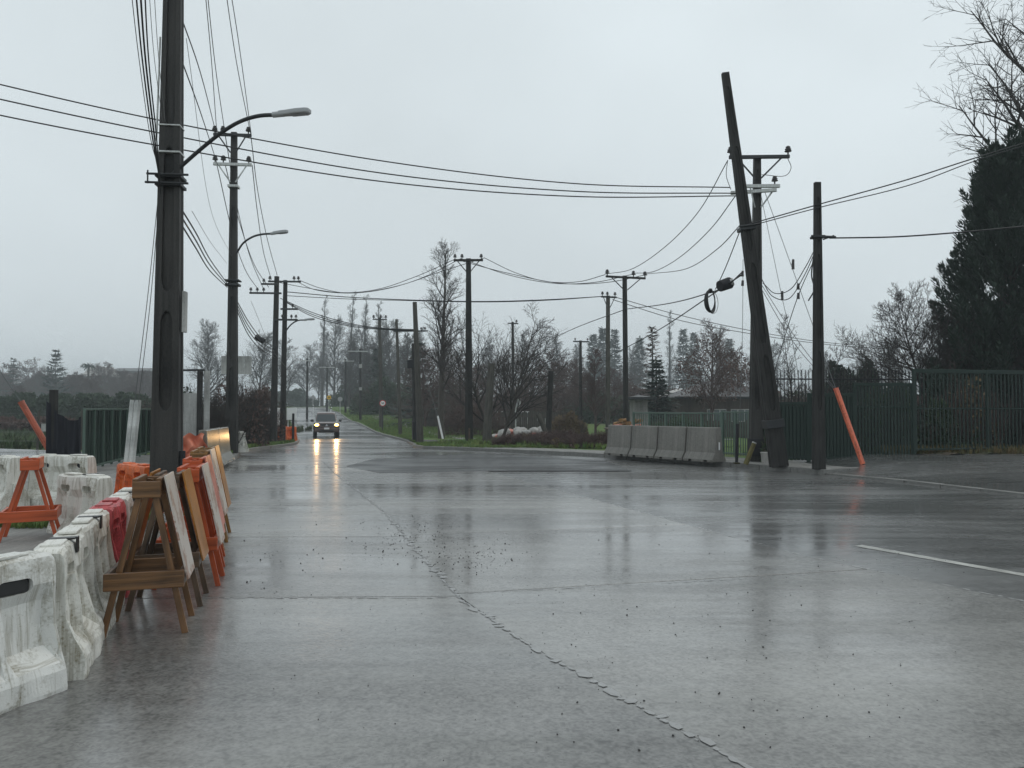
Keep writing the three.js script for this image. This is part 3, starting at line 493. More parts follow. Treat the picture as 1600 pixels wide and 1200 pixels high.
  mesh('meter_box', [bx(0.32, 0.45, 0.3, 0, h - 2.0, 0.1, 0.03), bx(0.3, 0.36, 0.3, 0, h - 4.6, 0.1, 0.03)], M.signBack, t);
  [t, h] = pole('far thin pole in the mist above the pickup truck', [540, 110], [540, 562], { rb: 0.16, rt: 0.12 }); crossarm(t, h - 0.2, 2.4, 0, [-0.8, 0, 0.8], { plain: 1, is: 1.4, m: M.galv });
  [t, h] = pole('farthest thin pole in the mist left of the pickup roof', [511, 128], [511, 572], { rb: 0.16, rt: 0.12 }); crossarm(t, h - 0.2, 2.6, 0, [-0.8, 0.8], { plain: 1, is: 1.4, m: M.galv });
  [t, h] = pole('straight black pole with a wide crossarm behind the concrete barriers', [978, 38], [976, 431], { rb: 0.14, rt: 0.115 });
  crossarm(t, h - 0.1, 2.15, 0, [-1.0, 0.42, 1.05], { is: 1.5, m: M.poleWood, r: 0.13 });
  [t, h] = pole('pale grey pole with a short crossarm left of the black crossarm pole', [949.5, 46], [950, 462], { rb: 0.155, rt: 0.12, m: M.poleGrey });
  crossarm(t, h - 0.1, 1.0, 0, [-0.42, -0.1, 0.4], { is: 1.3, r: 0.13 });
  [t, h] = pole('thin distant pole with a flat crossarm before the brown trees', [907, 58], [907, 532], { rb: 0.14, rt: 0.1 }); crossarm(t, h - 0.1, 1.3, 0, [-0.5, 0.5], { plain: 1 });
  [t, h] = pole('far pole with a small top arm behind the bare spreading tree', [802, 66], [801, 503], { rb: 0.15, rt: 0.11 }); crossarm(t, h - 0.15, 0.9, 0, [0.3], { plain: 1, is: 1.4 });
  [t, h] = pole('cut-off dark pole stump leaning right near the white bags', [856, 41], [861, 580], { rb: 0.16, rt: 0.14, name: 'pole_stump' });
  [t, h] = pole('broad split grey post beside the bare spreading tree', [760, 38.5], [768, 568], { rb: 0.24, rt: 0.17, m: M.poleGrey, name: 'pole_stump' });
  [t, h] = pole('short log leaning left among the brush near the white bags', [860, 39.5], [841, 647], { rb: 0.13, rt: 0.13, m: M.poleGrey, name: 'pole_stump' });
  [t, h] = pole('tall black pole leaning sharply left on the right sidewalk', [1216, 20.6], [1133, 114], { kind: 'concrete', wb: 0.44, wt: 0.19, turn: 0, m: M.poleWood });
  mesh('clamp', bx(0.42, 0.10, 0.36, 0, 6.45, 0, 0.01), M.iron, t); mesh('bolt', rod(V(-0.25, 6.5, 0.2), V(0.32, 6.5, 0.2), 0.03), M.iron, t); mesh('base_band', bx(0.47, 0.22, 0.42, 0, 1.15, 0, 0.01), M.iron, t);
  [t, h] = pole('grey concrete pole with two crossarms right behind the leaning pole', [1180, 22.6], [1183, 244], { kind: 'concrete', wb: 0.38, wt: 0.2, turn: 0 });
  crossarm(t, h - 0.08, 1.75, -0.08, [-0.83, 0.83], { cx: 0.02, is: 1.3 }); crossarm(t, h - 0.95, 1.0, -0.08, [0.35], { cx: 0.12, is: 1.2, m: M.galv }); crossarm(t, h - 1.1, 1.3, -0.3, [], { cx: -0.1, plain: 1, m: M.galv });
  mesh('base_band', bx(0.42, 0.5, 0.34, 0, 0.42, 0, 0.01), M.black, t);
  [t, h] = pole('shorter upright black pole right of the leaning pole', [1278, 19.6], [1277, 285], { rb: 0.15, rt: 0.085, kind: 'concrete', wb: 0.29, wt: 0.16, m: M.poleWood, turn: 0 });
  mesh('clamp', bx(0.30, 0.06, 0.28, 0, h - 1.42, 0, 0.01), M.iron, t); mesh('bolt', [rod(V(-0.2, h - 1.42, 0.1), V(0.42, h - 1.44, 0.1), 0.035), rod(V(0.1, h - 1.5, 0.1), V(0.38, h - 1.4, 0.1), 0.02)], M.iron, t);
  [t, h] = pole('thin far pole behind the two close dark poles on the left', [480, 95], [480, 560], { rb: 0.14, rt: 0.1 }); crossarm(t, h - 0.3, 2, 0, [-0.8, 0.8], { plain: 1, m: M.galv });
}
// stubs and guards
{
  let t = thing('post', 'slim dark steel stub post right of the concrete barriers', 'post', [X(1150, 21.6), KH, -21.6]); mesh('shaft', rod(V(0, 0, 0), V(0.03, 1.12, 0), 0.045, 0.045, 8), M.black, t); mesh('foot', bx(0.16, 0.05, 0.16, 0, 0.02, 0, 0.015), M.mud, t);
  t = thing('post', 'leaning mossy yellow stub post with a pale cut top', 'post', [X(1164, 21.4), KH, -21.4]); mesh('shaft', rod(V(0, 0, 0), V(0.24, 0.58, 0), 0.07, 0.06, 10), mat([0.20, 0.17, 0.05], 0.7, { map: T.grain }), t); mesh('cut_top', rod(V(0.24, 0.58, 0), V(0.255, 0.615, 0), 0.062, 0.06, 10), M.signBack, t);
  t = thing('bucket', 'pale grey plastic bucket behind the leaning pole base', 'bucket', [X(1196, 21.9), KH, -21.9]);
  mesh('body', flat(new THREE.LatheGeometry([[0.12, 0], [0.15, 0.28], [0.165, 0.29], [0.16, 0.31], [0.14, 0.30], [0.11, 0.03], [0, 0.02]].map(([a, b]) => new THREE.Vector2(a, b)), 16)), M.netWhite, t); mesh('handle', tube([V(-0.16, 0.29, 0), V(-0.1, 0.42, 0.02), V(0.1, 0.42, 0.02), V(0.16, 0.29, 0)], 0.006), M.iron, t);
  const guard = (label, m, a, b, r) => { const g = thing('cable_guard', label, 'cable guard', a); const e = b.clone().sub(a); const dir = e.clone().normalize(); mesh('tube', [rod(V(0, 0, 0), e, r, r, 14), rod(e.clone().addScaledVector(dir, -0.02), e.clone().addScaledVector(dir, 0.01), r * 1.08, r * 1.08, 14)], m, g); return g; };
  guard('bright orange slanting cable guard before the green fence', M.guardOrange, P(1348, 725, 20.6), P(1306, 607, 20.9), 0.068);
  guard('rusty orange slanting cable guard beside the black netting on the left', M.guardRust, P(88, 722, 19.6), P(33, 628, 19.4), 0.075);
  const a = P(196, 800, 13), b = P(212, 625, 13.2); t = thing('cable_guard', 'galvanized double channel cable guard leaning before the sheet fence', 'cable guard', [a.x, KH, a.z]);
  const e = b.clone().sub(V(a.x, KH, a.z));
  for (const s of [-1, 1]) { const o = V(s * 0.04, 0, 0); mesh('channel', [bar(o.clone().add(V(0, 0, 0.04)), e.clone().add(o).add(V(0, 0, 0.04)), 0.066, 0.012), bar(o.clone().add(V(-0.033, 0, 0)), e.clone().add(o).add(V(-0.033, 0, 0)), 0.012, 0.08), bar(o.clone().add(V(0.033, 0, 0)), e.clone().add(o).add(V(0.033, 0, 0)), 0.012, 0.08)], M.galv, t); }
}
// street lamps
function lamp(label, a, ctrl, headLen, r, thick) {
  const t = thing('street_lamp', label, 'street lamp', a[0]); const pts = a.map((p) => p.clone().sub(a[0]));
  mesh('arm', tube(pts, r, 30, 8), M.iron, t);
  const e = pts.at(-1), dir = e.clone().sub(pts.at(-2)).setY(0).normalize(); const g = new THREE.Group(); g.name = 'lamp_head'; g.position.copy(e); g.rotation.y = Math.atan2(-dir.z, dir.x); g.rotation.z = ctrl; t.add(g);
  const s = new THREE.Shape([[0, -0.5], [0.25, -0.62], [0.6, -1], [0.92, -0.9], [1, -0.55], [1, 0.55], [0.92, 0.9], [0.6, 1], [0.25, 0.62], [0, 0.5]].map(([x, y]) => new THREE.Vector2(x * headLen, y * headLen * 0.13)));
  const h = flat(new THREE.ExtrudeGeometry(s, { depth: thick * 0.5, bevelEnabled: true, bevelSize: 0.015, bevelThickness: thick * 0.25, bevelSegments: 2 })).rotateX(-Math.PI / 2); boxUV(h);
  mesh('housing', h, M.lampHead, g); mesh('lens', bx(headLen * 0.55, 0.02, headLen * 0.18, headLen * 0.68, -thick * 0.27, 0, 0.005), M.lampGlass, g);
  mesh('collar', rod(V(-0.12, 0.01, 0), V(0.06, 0.01, 0), r * 1.5), M.lampHead, g);
}
lamp('curved street lamp with a grey flat head on the big left pole', [P(270, 272, 11.55), P(292, 252, 11.55), P(315, 232, 11.5), P(345, 208, 11.4), P(375, 190, 11.3), P(405, 181, 11.2), P(438, 179.5, 11.1)], -0.03, 0.47, 0.03, 0.075);
lamp('curved street lamp on the second concrete pole on the left', [P(370, 395, 26.9), P(380, 380, 26.7), P(395, 370, 26.5), P(410, 366, 26.3), P(428, 365, 26.1)], 0, 0.56, 0.035, 0.1);
lamp('small distant street lamp on the pair of dark poles', [P(446, 518, 44.2), P(455, 507, 44), P(465, 501, 43.8), P(478, 500, 43.5)], 0, 0.6, 0.04, 0.1);

// ---------------------------------------------------------------- wires
function wire(name, label, r, pts, m = M.wire, group) { const p = pts.map(([x, y, d]) => P(x, y, d)), o = p[0].clone(); const t = mesh(name, tube(p.map((q) => q.sub(o)), r, 12 * pts.length, 5), m); t.position.copy(o); return tag(t, label, name === 'cable' ? 'cable' : 'wire', group); }
wire('overhead_wire', 'topmost of three parallel wires crossing the sky from the left edge', 0.017, [[-160, 92, 17], [0, 132, 17.4], [240, 186, 18.2], [600, 252, 19.8], [900, 287, 21.2], [1141, 293, 22.4]]);
wire('overhead_wire', 'middle of three parallel wires crossing the sky from the left edge', 0.017, [[-160, 118, 17], [0, 155, 17.4], [240, 206, 18.2], [600, 271, 19.8], [900, 299, 21.2], [1150, 302, 22.3]]);
wire('overhead_wire', 'lowest of three parallel wires crossing the sky from the left edge', 0.017, [[-160, 144, 17], [0, 180, 17.4], [240, 226, 18.2], [600, 284, 19.8], [900, 307, 21.2], [1158, 306, 22.2]]);
wire('overhead_wire', 'steep wire from the top crossarm of the leaning-pole group to the wide crossarm', 0.015, [[1137, 251, 22.3], [1092, 330, 26], [1040, 385, 30], [988, 420, 34], [947, 428, 38]]);
wire('overhead_wire', 'sagging wire from the lower crossarm by the leaning pole to the wide crossarm', 0.015, [[1150, 305, 22.3], [1110, 358, 26], [1062, 402, 30], [1022, 424, 34], [991, 427, 38]]);
wire('overhead_wire', 'lowest sagging wire from the leaning pole to the right end of the wide crossarm', 0.015, [[1158, 350, 20.6], [1122, 388, 25], [1072, 420, 31], [1011, 428, 38]]);
wire('overhead_wire', 'upper sagging wire between the wide crossarm and the middle pole crossarm', 0.018, [[946, 429, 38], [905, 440, 38.6], [855, 440, 39.2], [805, 426, 39.8], [757, 403, 40.3]]);
wire('overhead_wire', 'second sagging wire between the wide crossarm and the middle pole crossarm', 0.018, [[991, 428, 38], [930, 441, 38.8], [870, 443, 39.4], [800, 431, 39.8], [720, 404, 40.3]]);
wire('overhead_wire', 'third sagging wire between the wide crossarm and the middle pole crossarm', 0.018, [[1011, 429, 38], [950, 441, 38.8], [880, 443, 39.4], [790, 426, 39.8], [711, 405, 40.3]]);
wire('overhead_wire', 'upper wire from the middle pole crossarm to the pair of dark poles', 0.018, [[757, 403, 40.3], [690, 424, 41], [620, 447, 42], [545, 458, 43.5], [500, 450, 44.2], [468, 438, 44.6]]);
wire('overhead_wire', 'second wire from the middle pole crossarm to the pair of dark poles', 0.018, [[720, 404, 40.3], [660, 434, 41], [600, 452, 42], [540, 458, 43.5], [490, 452, 44.2], [464, 440, 44.6]]);
wire('overhead_wire', 'third wire from the middle pole crossarm to the pair of dark poles', 0.018, [[711, 405, 40.3], [650, 432, 41], [590, 452, 42], [530, 457, 43.5], [470, 448, 44.2], [430, 440, 44.4]]);
wire('cable', 'long low cable from the pair of dark poles to the pale grey pole', 0.026, [[447, 456, 44.5], [540, 464, 44.6], [650, 469, 45], [760, 471, 45.4], [860, 468, 45.8], [945, 463, 46]]);
wire('cable', 'second long cable just under the first, meeting the pale grey pole', 0.02, [[447, 462, 44.5], [540, 467, 44.6], [650, 470, 45], [760, 472, 45.4], [860, 469, 45.8], [945, 463, 46]]);
wire('cable', 'upper cable sloping down from the pale grey pole toward the right trees', 0.022, [[957, 463, 46], [1060, 492, 49], [1170, 516, 52], [1290, 535, 56], [1400, 543, 60]]);
wire('cable', 'lower cable sloping down from the pale grey pole toward the right trees', 0.022, [[957, 468, 46], [1060, 500, 49], [1170, 521, 52], [1290, 538, 56], [1400, 546, 60]]);
for (let k = 0; k < 3; k++) wire('cable', ['upper', 'middle', 'lowest'][k] + ' of three cables from the pair of dark poles to the leaning grey pole', 0.022, [[438 + 4 * k, 466 + k * 3, 44], [490, 489 + k * 3, 44], [550, 506 + k * 2, 43.6], [600, 513 + k, 43.2], [652, 515 + k, 42.8]]);
for (let k = 0; k < 3; k++) wire('cable', ['top', 'middle', 'bottom'][k] + ' of three cables sagging from the big left pole to the second pole', 0.014, [[278, 318 + k * 12, 11.6], [305, 362 + k * 12, 15], [328, 405 + k * 9, 20.5], [355, 443 + k * 3, 26.8]]);
for (let k = 0; k < 4; k++) wire('cable', ['first', 'second', 'third', 'fourth'][k] + ' of four cables sagging from the second pole to the dark pair, counted from above', 0.018, [[370, 470 + k * 5, 27], [388, 502 + k * 7, 31], [408, 528 + k * 6, 36], [430, 544 + k * 5, 42]]);
{ const c = thing('splice_case', 'black splice case on the cables between the second pole and dark pair', 'splice case', P(406, 530, 36)); mesh('body', rod(V(-0.2, 0.1, 0), V(0.2, -0.1, 0), 0.13, 0.13, 12), M.black, c); }
const into2 = [['far left', [318, -40, 20], [330, 90, 23], [339, 211, 26.9]], ['second', [321, -40, 20], [336, 100, 23], [352, 211, 26.9]], ['third', [349, -40, 20], [370, 100, 23.4], [392, 211, 26.9]], ['fourth', [356, -40, 20], [372, 60, 22.5], [393, 213, 26.8]]];
for (const [w, ...p] of into2) wire('overhead_wire', `${w} of four steep wires dropping onto the top crossarm of the second pole`, 0.012, p);
for (let k = 0; k < 2; k++) wire('overhead_wire', (k ? 'lower' : 'upper') + ' thin wire slanting from the big left pole to the lower crossarm', 0.012, [[277, 10 + k * 66, 11.6], [312, 110 + k * 62, 17], [338 + k * 2, 210 + k * 48, 26.9]]);
const from2 = [['rightmost', [392, 212, 27], [403, 300, 33], [418, 375, 38], [433, 430, 42]], ['inner right', [394, 258, 27], [402, 330, 33], [412, 395, 38], [424, 437, 42]], ['middle', [352, 258, 27], [375, 350, 33], [398, 415, 38], [420, 449, 42]], ['inner left', [352, 212, 27], [372, 330, 33], [392, 405, 38], [412, 452, 42]], ['leftmost', [339, 258, 27], [365, 370, 33], [385, 425, 38], [404, 453, 42]]];
for (const [w, ...p] of from2) wire('overhead_wire', `${w} of the wires fanning from the second pole to the dark pair`, 0.016, p);
const thin2 = [['upper', [291, 60, 11.6], [330, 330, 20], [362, 400, 27]], ['lower', [300, 330, 12], [330, 380, 19], [355, 412, 27]]];
for (const [w, ...p] of thin2) wire('overhead_wire', `${w} hair-thin wire beside the big left pole`, 0.005, p, M.steelWire);
wire('overhead_wire', 'pale thin wire hanging down behind the second pole to the verge', 0.008, [[392, 470, 34], [425, 545, 40], [462, 590, 48]], M.steelWire);
for (let k = 0; k < 4; k++) wire('cable', ['outermost', 'second', 'third', 'innermost'][k] + ' of the thick cable bundle coming down onto the left side of the big pole', [0.005, 0.010, 0.012, 0.009][k], [[200 + k * 8, -60, 8.4], [217 + k * 5, 90, 9.6], [236 + k * 3, 220, 10.7], [248 + k, 262 + k * 14, 11.4]]);
for (let k = 0; k < 2; k++) wire('overhead_wire', (k ? 'right' : 'left') + ' fine wire with a knot beside the thick bundle at the top left', 0.004, [[230 + k * 8, -60, 8.6], [240 + k * 7, 80, 9.8], [254 + k * 4, 190, 11.2]], M.steelWire);
for (let k = 0; k < 2; k++) wire('guy_wire', (k ? 'right' : 'left') + ' steel stay wire rising from the galvanized guard to the big pole', 0.006, [[209 + k * 6, 640, 13.2], [230 + k * 5, 470, 12.6], [247 + k * 2, 310, 11.9]], M.steelWire);
wire('guy_wire', 'thin stay wire rising left out of the rusty orange guard', 0.008, [[34, 630, 19.4], [10, 595, 19.2], [-40, 520, 18.6]], M.steelWire);
wire('cable', 'upper cable from the leaning pole past the short black pole to the right edge', 0.016, [[1165, 352, 20.5], [1277, 320, 19.5], [1420, 280, 19], [1520, 248, 18.6], [1640, 212, 18.2]]);
wire('cable', 'lower twin cable from the leaning pole rising to the right edge', 0.013, [[1165, 355, 20.5], [1277, 325, 19.5], [1425, 288, 19], [1525, 251, 18.6], [1640, 216, 18.2]]);
wire('cable', 'level cable from the short black pole clamp to the right edge', 0.02, [[1296, 372, 19.6], [1400, 370, 19.3], [1500, 363, 19], [1640, 350, 18.6]]);
wire('cable', 'upper slack loop from the leaning pole to the short black pole', 0.012, [[1192, 442, 21], [1210, 458, 20.8], [1235, 452, 20.3], [1257, 420, 19.9], [1274, 388, 19.6]]);
wire('cable', 'lower slack loop from the leaning pole to the short black pole', 0.012, [[1190, 436, 21], [1206, 462, 20.8], [1232, 467, 20.3], [1256, 432, 19.9], [1274, 392, 19.6]]);
wire('cable', 'short loose cable end hanging from the short black pole', 0.018, [[1272, 395, 19.5], [1268, 430, 19.5], [1272, 452, 19.5], [1263, 470, 19.5]]);
wire('guy_wire', 'long stay wire from the crossarm pole down to the orange guard', 0.009, [[1195, 300, 22.4], [1240, 425, 21.9], [1306, 608, 20.9]], M.steelWire);
wire('guy_wire', 'second stay wire crossing to the orange guard from the leaning pole', 0.009, [[1190, 445, 21.2], [1245, 530, 21], [1308, 612, 20.9]], M.steelWire);
wire('guy_wire', 'third stay wire crossing to the orange guard, nearest the leaning pole', 0.009, [[1190, 452, 21.2], [1240, 535, 21], [1307, 613, 20.9]], M.steelWire);
wire('guy_wire', 'stay wire with insulators dropping from the crossarm pole behind the fence', 0.008, [[1188, 300, 22.5], [1222, 465, 23], [1243, 560, 23.5], [1252, 640, 24]], M.steelWire);
wire('guy_wire', 'vertical stay wire with insulators left of the leaning pole', 0.008, [[1161, 405, 22.6], [1160, 520, 22.8], [1156, 650, 23]], M.steelWire);
wire('cable', 'slack cable from the short black pole toward the fence with black knots', 0.011, [[1275, 400, 19.6], [1250, 455, 20.3], [1225, 530, 21.5], [1205, 600, 22.6]]);
wire('cable', 'long cable from the splice case by the leaning pole to the black pole', 0.02, [[1160, 425, 20.6], [1135, 447, 22], [1100, 460, 24], [1040, 475, 31], [978, 483, 38]]);
wire('cable', 'second cable falling from the coil toward the distant trees on the left', 0.02, [[1158, 430, 20.7], [1110, 462, 23.5], [1030, 515, 32], [950, 558, 44]]);
wire('cable', 'short cable from the leaning pole clamp down to the cable coil', 0.014, [[1158, 356, 20.5], [1135, 415, 21.6], [1118, 452, 22.8]]);
wire('cable', 'twin cable running from the black pole down to the far left trees', 0.022, [[978, 483, 38], [900, 512, 48], [830, 545, 60]]);
wire('cable', 'jumper looping round the right end of the top crossarm', 0.01, [[1231, 248, 22.4], [1236, 262, 22.4], [1228, 274, 22.4], [1190, 273, 22.4]]);
wire('cable', 'jumper looping below the left end of the top crossarm', 0.01, [[1137, 250, 22.4], [1135, 275, 22.3], [1142, 296, 22.3]]);
{
  const at = P(1110, 470, 23.2), c = thing('cable_coil', 'coil of spare black cable hanging left of the leaning pole', 'cable coil', at), gs = [];
  for (let k = 0; k < 6; k++) gs.push(flat(new THREE.TorusGeometry(0.3, 0.018, 6, 28)).rotateY(0.8 + k * 0.03).rotateZ(k * 0.04 - 0.1).scale(1, 1.08 + 0.02 * k, 1).translate(0.008 * k - 0.02, -0.015 * (k % 2), 0.008 * k));
  gs.push(flat(new THREE.TorusGeometry(0.34, 0.008, 5, 28)).rotateY(0.8).translate(0.06, -0.05, 0)); mesh('loops', gs, M.wire, c); mesh('tie', rod(V(0, 0.24, 0), V(0, 0.36, 0.05), 0.05), M.black, c);
  const s = thing('splice_case', 'black cylindrical splice case with a pale end beside the leaning pole', 'splice case', P(1134, 445, 21.9)); mesh('body', rod(V(-0.2, -0.06, 0.1), V(0.12, 0.06, -0.02), 0.16, 0.17, 14), M.black, s); mesh('end_cap', rod(V(0.12, 0.06, 0.04), V(0.2, 0.085, 0.06), 0.13, 0.11, 14), M.signBack, s);
  for (const [px, py, d, l, w] of [[1160, 435, 22.6, 0.5, 'vertical stay wire left of the leaning pole'], [1239, 413, 21.9, 0.22, 'long stay wire above the slack loops'], [1222, 462, 23, 0.2, 'stay wire right of the leaning pole'], [1247, 455, 20.4, 0.45, 'slack cable near the short black pole']]) {
    const i = thing('stay_insulator', 'dark egg insulators on the ' + w, 'insulator', P(px, py, d)); for (let k = -1; k <= 1; k += 2) mesh('bead', rod(V(0, k * l * 0.28 - 0.08, 0), V(0.01, k * l * 0.28 + 0.08, 0), 0.045, 0.035, 8), M.porcelain, i);
  }
}

// ---------------------------------------------------------------- fences
function lineThing(name, label, cat, a, b, y) { const t = thing(name, label, cat, [a[0], y, -a[1]], Math.atan2(b[1] - a[1], b[0] - a[0])); return [t, Math.hypot(b[0] - a[0], b[1] - a[1])]; }   // local x runs from a to b
{ // green sheet-metal hoarding on the left
  const [t, L] = lineThing('sheet_fence', 'dark green sheet metal fence on the left behind the big pole', 'fence', [-10.55, 18.9], [-12.5, 26.6], KH), n = 9, w = L / n;
  for (let k = 0; k < n; k++) { mesh('panel', once('shp', () => { const g = [bx(w - 0.02, 1.44, 0.02, 0, 0.78, 0)]; for (let i = 0; i < 3; i++) g.push(bx(0.05, 1.42, 0.03, (i - 1) * w * 0.3, 0.78, 0.012)); return merge(g); }), M.greenSheet, t).position.x = (k + 0.5) * w; mesh('post', bx(0.035, 1.52, 0.06, 0, 0.76, 0.03, 0.005), M.greenRail, t).position.x = k * w; }
  mesh('top_rail', bx(L, 0.035, 0.06, L / 2, 1.53, 0.02, 0.006), M.greenRail, t); mesh('bottom_rail', bx(L, 0.05, 0.05, L / 2, 0.08, 0.045, 0.006), M.greenRail, t);
  // black netting hung from a timber post
  const s = thing('black_netting', 'black netting draped from a dark post at the left fence end', 'netting', [X(84, 19), KH, -19]);
  mesh('post', bx(0.15, 2.02, 0.15, 0, 1.0, 0, 0.01), M.poleWood, s);
  const g = new THREE.PlaneGeometry(1, 1, 30, 20), p = g.attributes.position;
  for (let i = 0; i < p.count; i++) { const u = p.getX(i) + 0.5, v = p.getY(i) + 0.5, top = 1.20 + 0.55 * Math.pow(1 - u, 2.2) + 0.16 * Math.pow(u, 6); p.setXYZ(i, -0.09 + u * 0.86, v * top, 0.1 + 0.05 * Math.sin(u * 19 + v * 2) + 0.03 * Math.sin(u * 41)); }
  g.computeVertexNormals(); mesh('net', g, M.net, s);
}
{ // wire fence across the side road
  const [t, L] = lineThing('wire_fence', 'old wire fence along the weedy field at the far left', 'fence', [-31, 34.8], [-15, 33.6], H(34));
  for (let k = 0; k <= 8; k++) mesh('post', rod(V(k * L / 8, 0, 0), V(k * L / 8 + 0.04, 1.75, 0), 0.05, 0.045, 6), M.poleGrey, t);
  for (const y of [0.4, 0.8, 1.2, 1.6]) mesh('strand', rod(V(0, y, 0), V(L, y, 0), 0.006, 0.006, 4), M.steelWire, t);
  mesh('notice', bx(0.3, 0.34, 0.02, 10.4, 1.0, 0.07), M.signBack, t);
}
function railing(label, a, b, hgt, o) {
  const { pitch = 0.12, w = 0.025, m = M.greenRail, y = KH, posts = 2, name = 'railing' } = o, [t, L] = lineThing(name, label, o.cat || 'railing', a, b, y), n = Math.floor(L / pitch);
  const g = bx(w, hgt - 0.06 + (o.spike || 0), o.depth || 0.025, 0, (hgt - 0.06 + (o.spike || 0)) / 2 + 0.06, 0);
  if (!(o.spike)) g.scale(1, (hgt - 0.12) / (hgt - 0.06), 1);
  for (let k = 0; k < n; k++) mesh('picket', g, m, t).position.x = (k + 0.5) * L / n;
  mesh('top_rail', bx(L, o.rail || 0.05, 0.055, L / 2, hgt - 0.025, 0, 0.006), m, t); mesh('bottom_rail', bx(L, 0.05, 0.05, L / 2, o.low || 0.12, 0, 0.006), m, t);
  if (o.back) mesh('backing_sheet', bx(L - 0.08, hgt - 0.2, 0.012, L / 2, hgt / 2, -0.04), m, t);
  if (o.mid) mesh('mid_rail', bx(L, 0.05, 0.05, L / 2, o.mid, -0.02, 0.006), m, t);
  for (let k = 0; k <= posts; k++) mesh('post', bx(0.07, hgt + 0.04, 0.075, k * L / posts, hgt / 2, 0, 0.006), m, t);
  return t;
}
railing('pale green railing seen over the concrete barriers', [X(990, 29), 29], [X(1127, 25.2), 25.2], 1.42, { posts: 5, pitch: 0.125 });
railing('pale green barred gate right of the concrete barriers', [X(1129, 25), 25], [X(1170, 24), 24], 1.46, { posts: 2, pitch: 0.1 });
railing('short pale green railing behind the leaning pole', [X(1171, 23.9), 23.9], [7.38, 22.6], 1.46, { posts: 1, pitch: 0.1 });
railing('lowest dark green fence section beside the leaning pole base', [7.42, 22.4], [X(1261, 22.3), 22.3], 1.72, { m: M.greenMetal, w: 0.085, pitch: 0.1, back: 1, rail: 0.09, posts: 1, name: 'metal_fence', cat: 'fence' });
railing('second dark green fence section behind the short black pole', [X(1263, 22.3), 22.3], [X(1333, 22.3), 22.3], 1.98, { m: M.greenMetal, w: 0.08, pitch: 0.1, back: 1, rail: 0.09, posts: 1, name: 'metal_fence', cat: 'fence' });
railing('taller dark green fence section right of the orange cable guard', [X(1335, 22.3), 22.3], [X(1426, 22.5), 22.5], 2.28, { m: M.greenMetal, w: 0.055, pitch: 0.1, rail: 0.09, posts: 1, mid: 1.6, name: 'metal_fence', cat: 'fence' });
railing('tallest open green railing at the right edge before the conifer', [X(1428, 22.6), 22.6], [19.5, 24.6], 2.44, { m: M.greenMetal, w: 0.035, pitch: 0.14, rail: 0.12, posts: 3, y: 0.38, low: 0.1, mid: 1.3, name: 'metal_fence', cat: 'fence' });
railing('black spiked fence rising behind the dark green fence', [X(1190, 27), 27], [X(1440, 27.4), 27.4], 2.55, { m: M.black, w: 0.022, pitch: 0.125, posts: 3, spike: 0.3, y: 0.2, mid: 1.5, name: 'metal_fence', cat: 'fence' });
function boardFence(label, a, b, h, m, pitch = 0.16) { const [t, L] = lineThing('board_fence', label, 'fence', a, b, H((a[1] + b[1]) / 2)), n = Math.floor(L / pitch), r = rng(n), gs = [0, 1, 2].map((k) => bx(pitch * 0.9, h + 0.06 * k, 0.025, 0, (h + 0.06 * k) / 2, 0)); for (let k = 0; k < n; k++) { const o = mesh('board', gs[Math.floor(r() * 3)], m, t); o.position.set((k + 0.5) * pitch, 0, 0); o.rotation.z = (r() - 0.5) * 0.03; } mesh('rail', bx(L, 0.07, 0.05, L / 2, h * 0.75, -0.03), m, t); }
boardFence('dark board fence behind the tall bare tree on the right verge', [-8.5, 72], [5, 62], 1.7, M.fenceWood, 0.2);
boardFence('low brown board fence in front of the grey-roofed house', [7, 54], [20, 50], 1.2, M.fenceWood, 0.2);
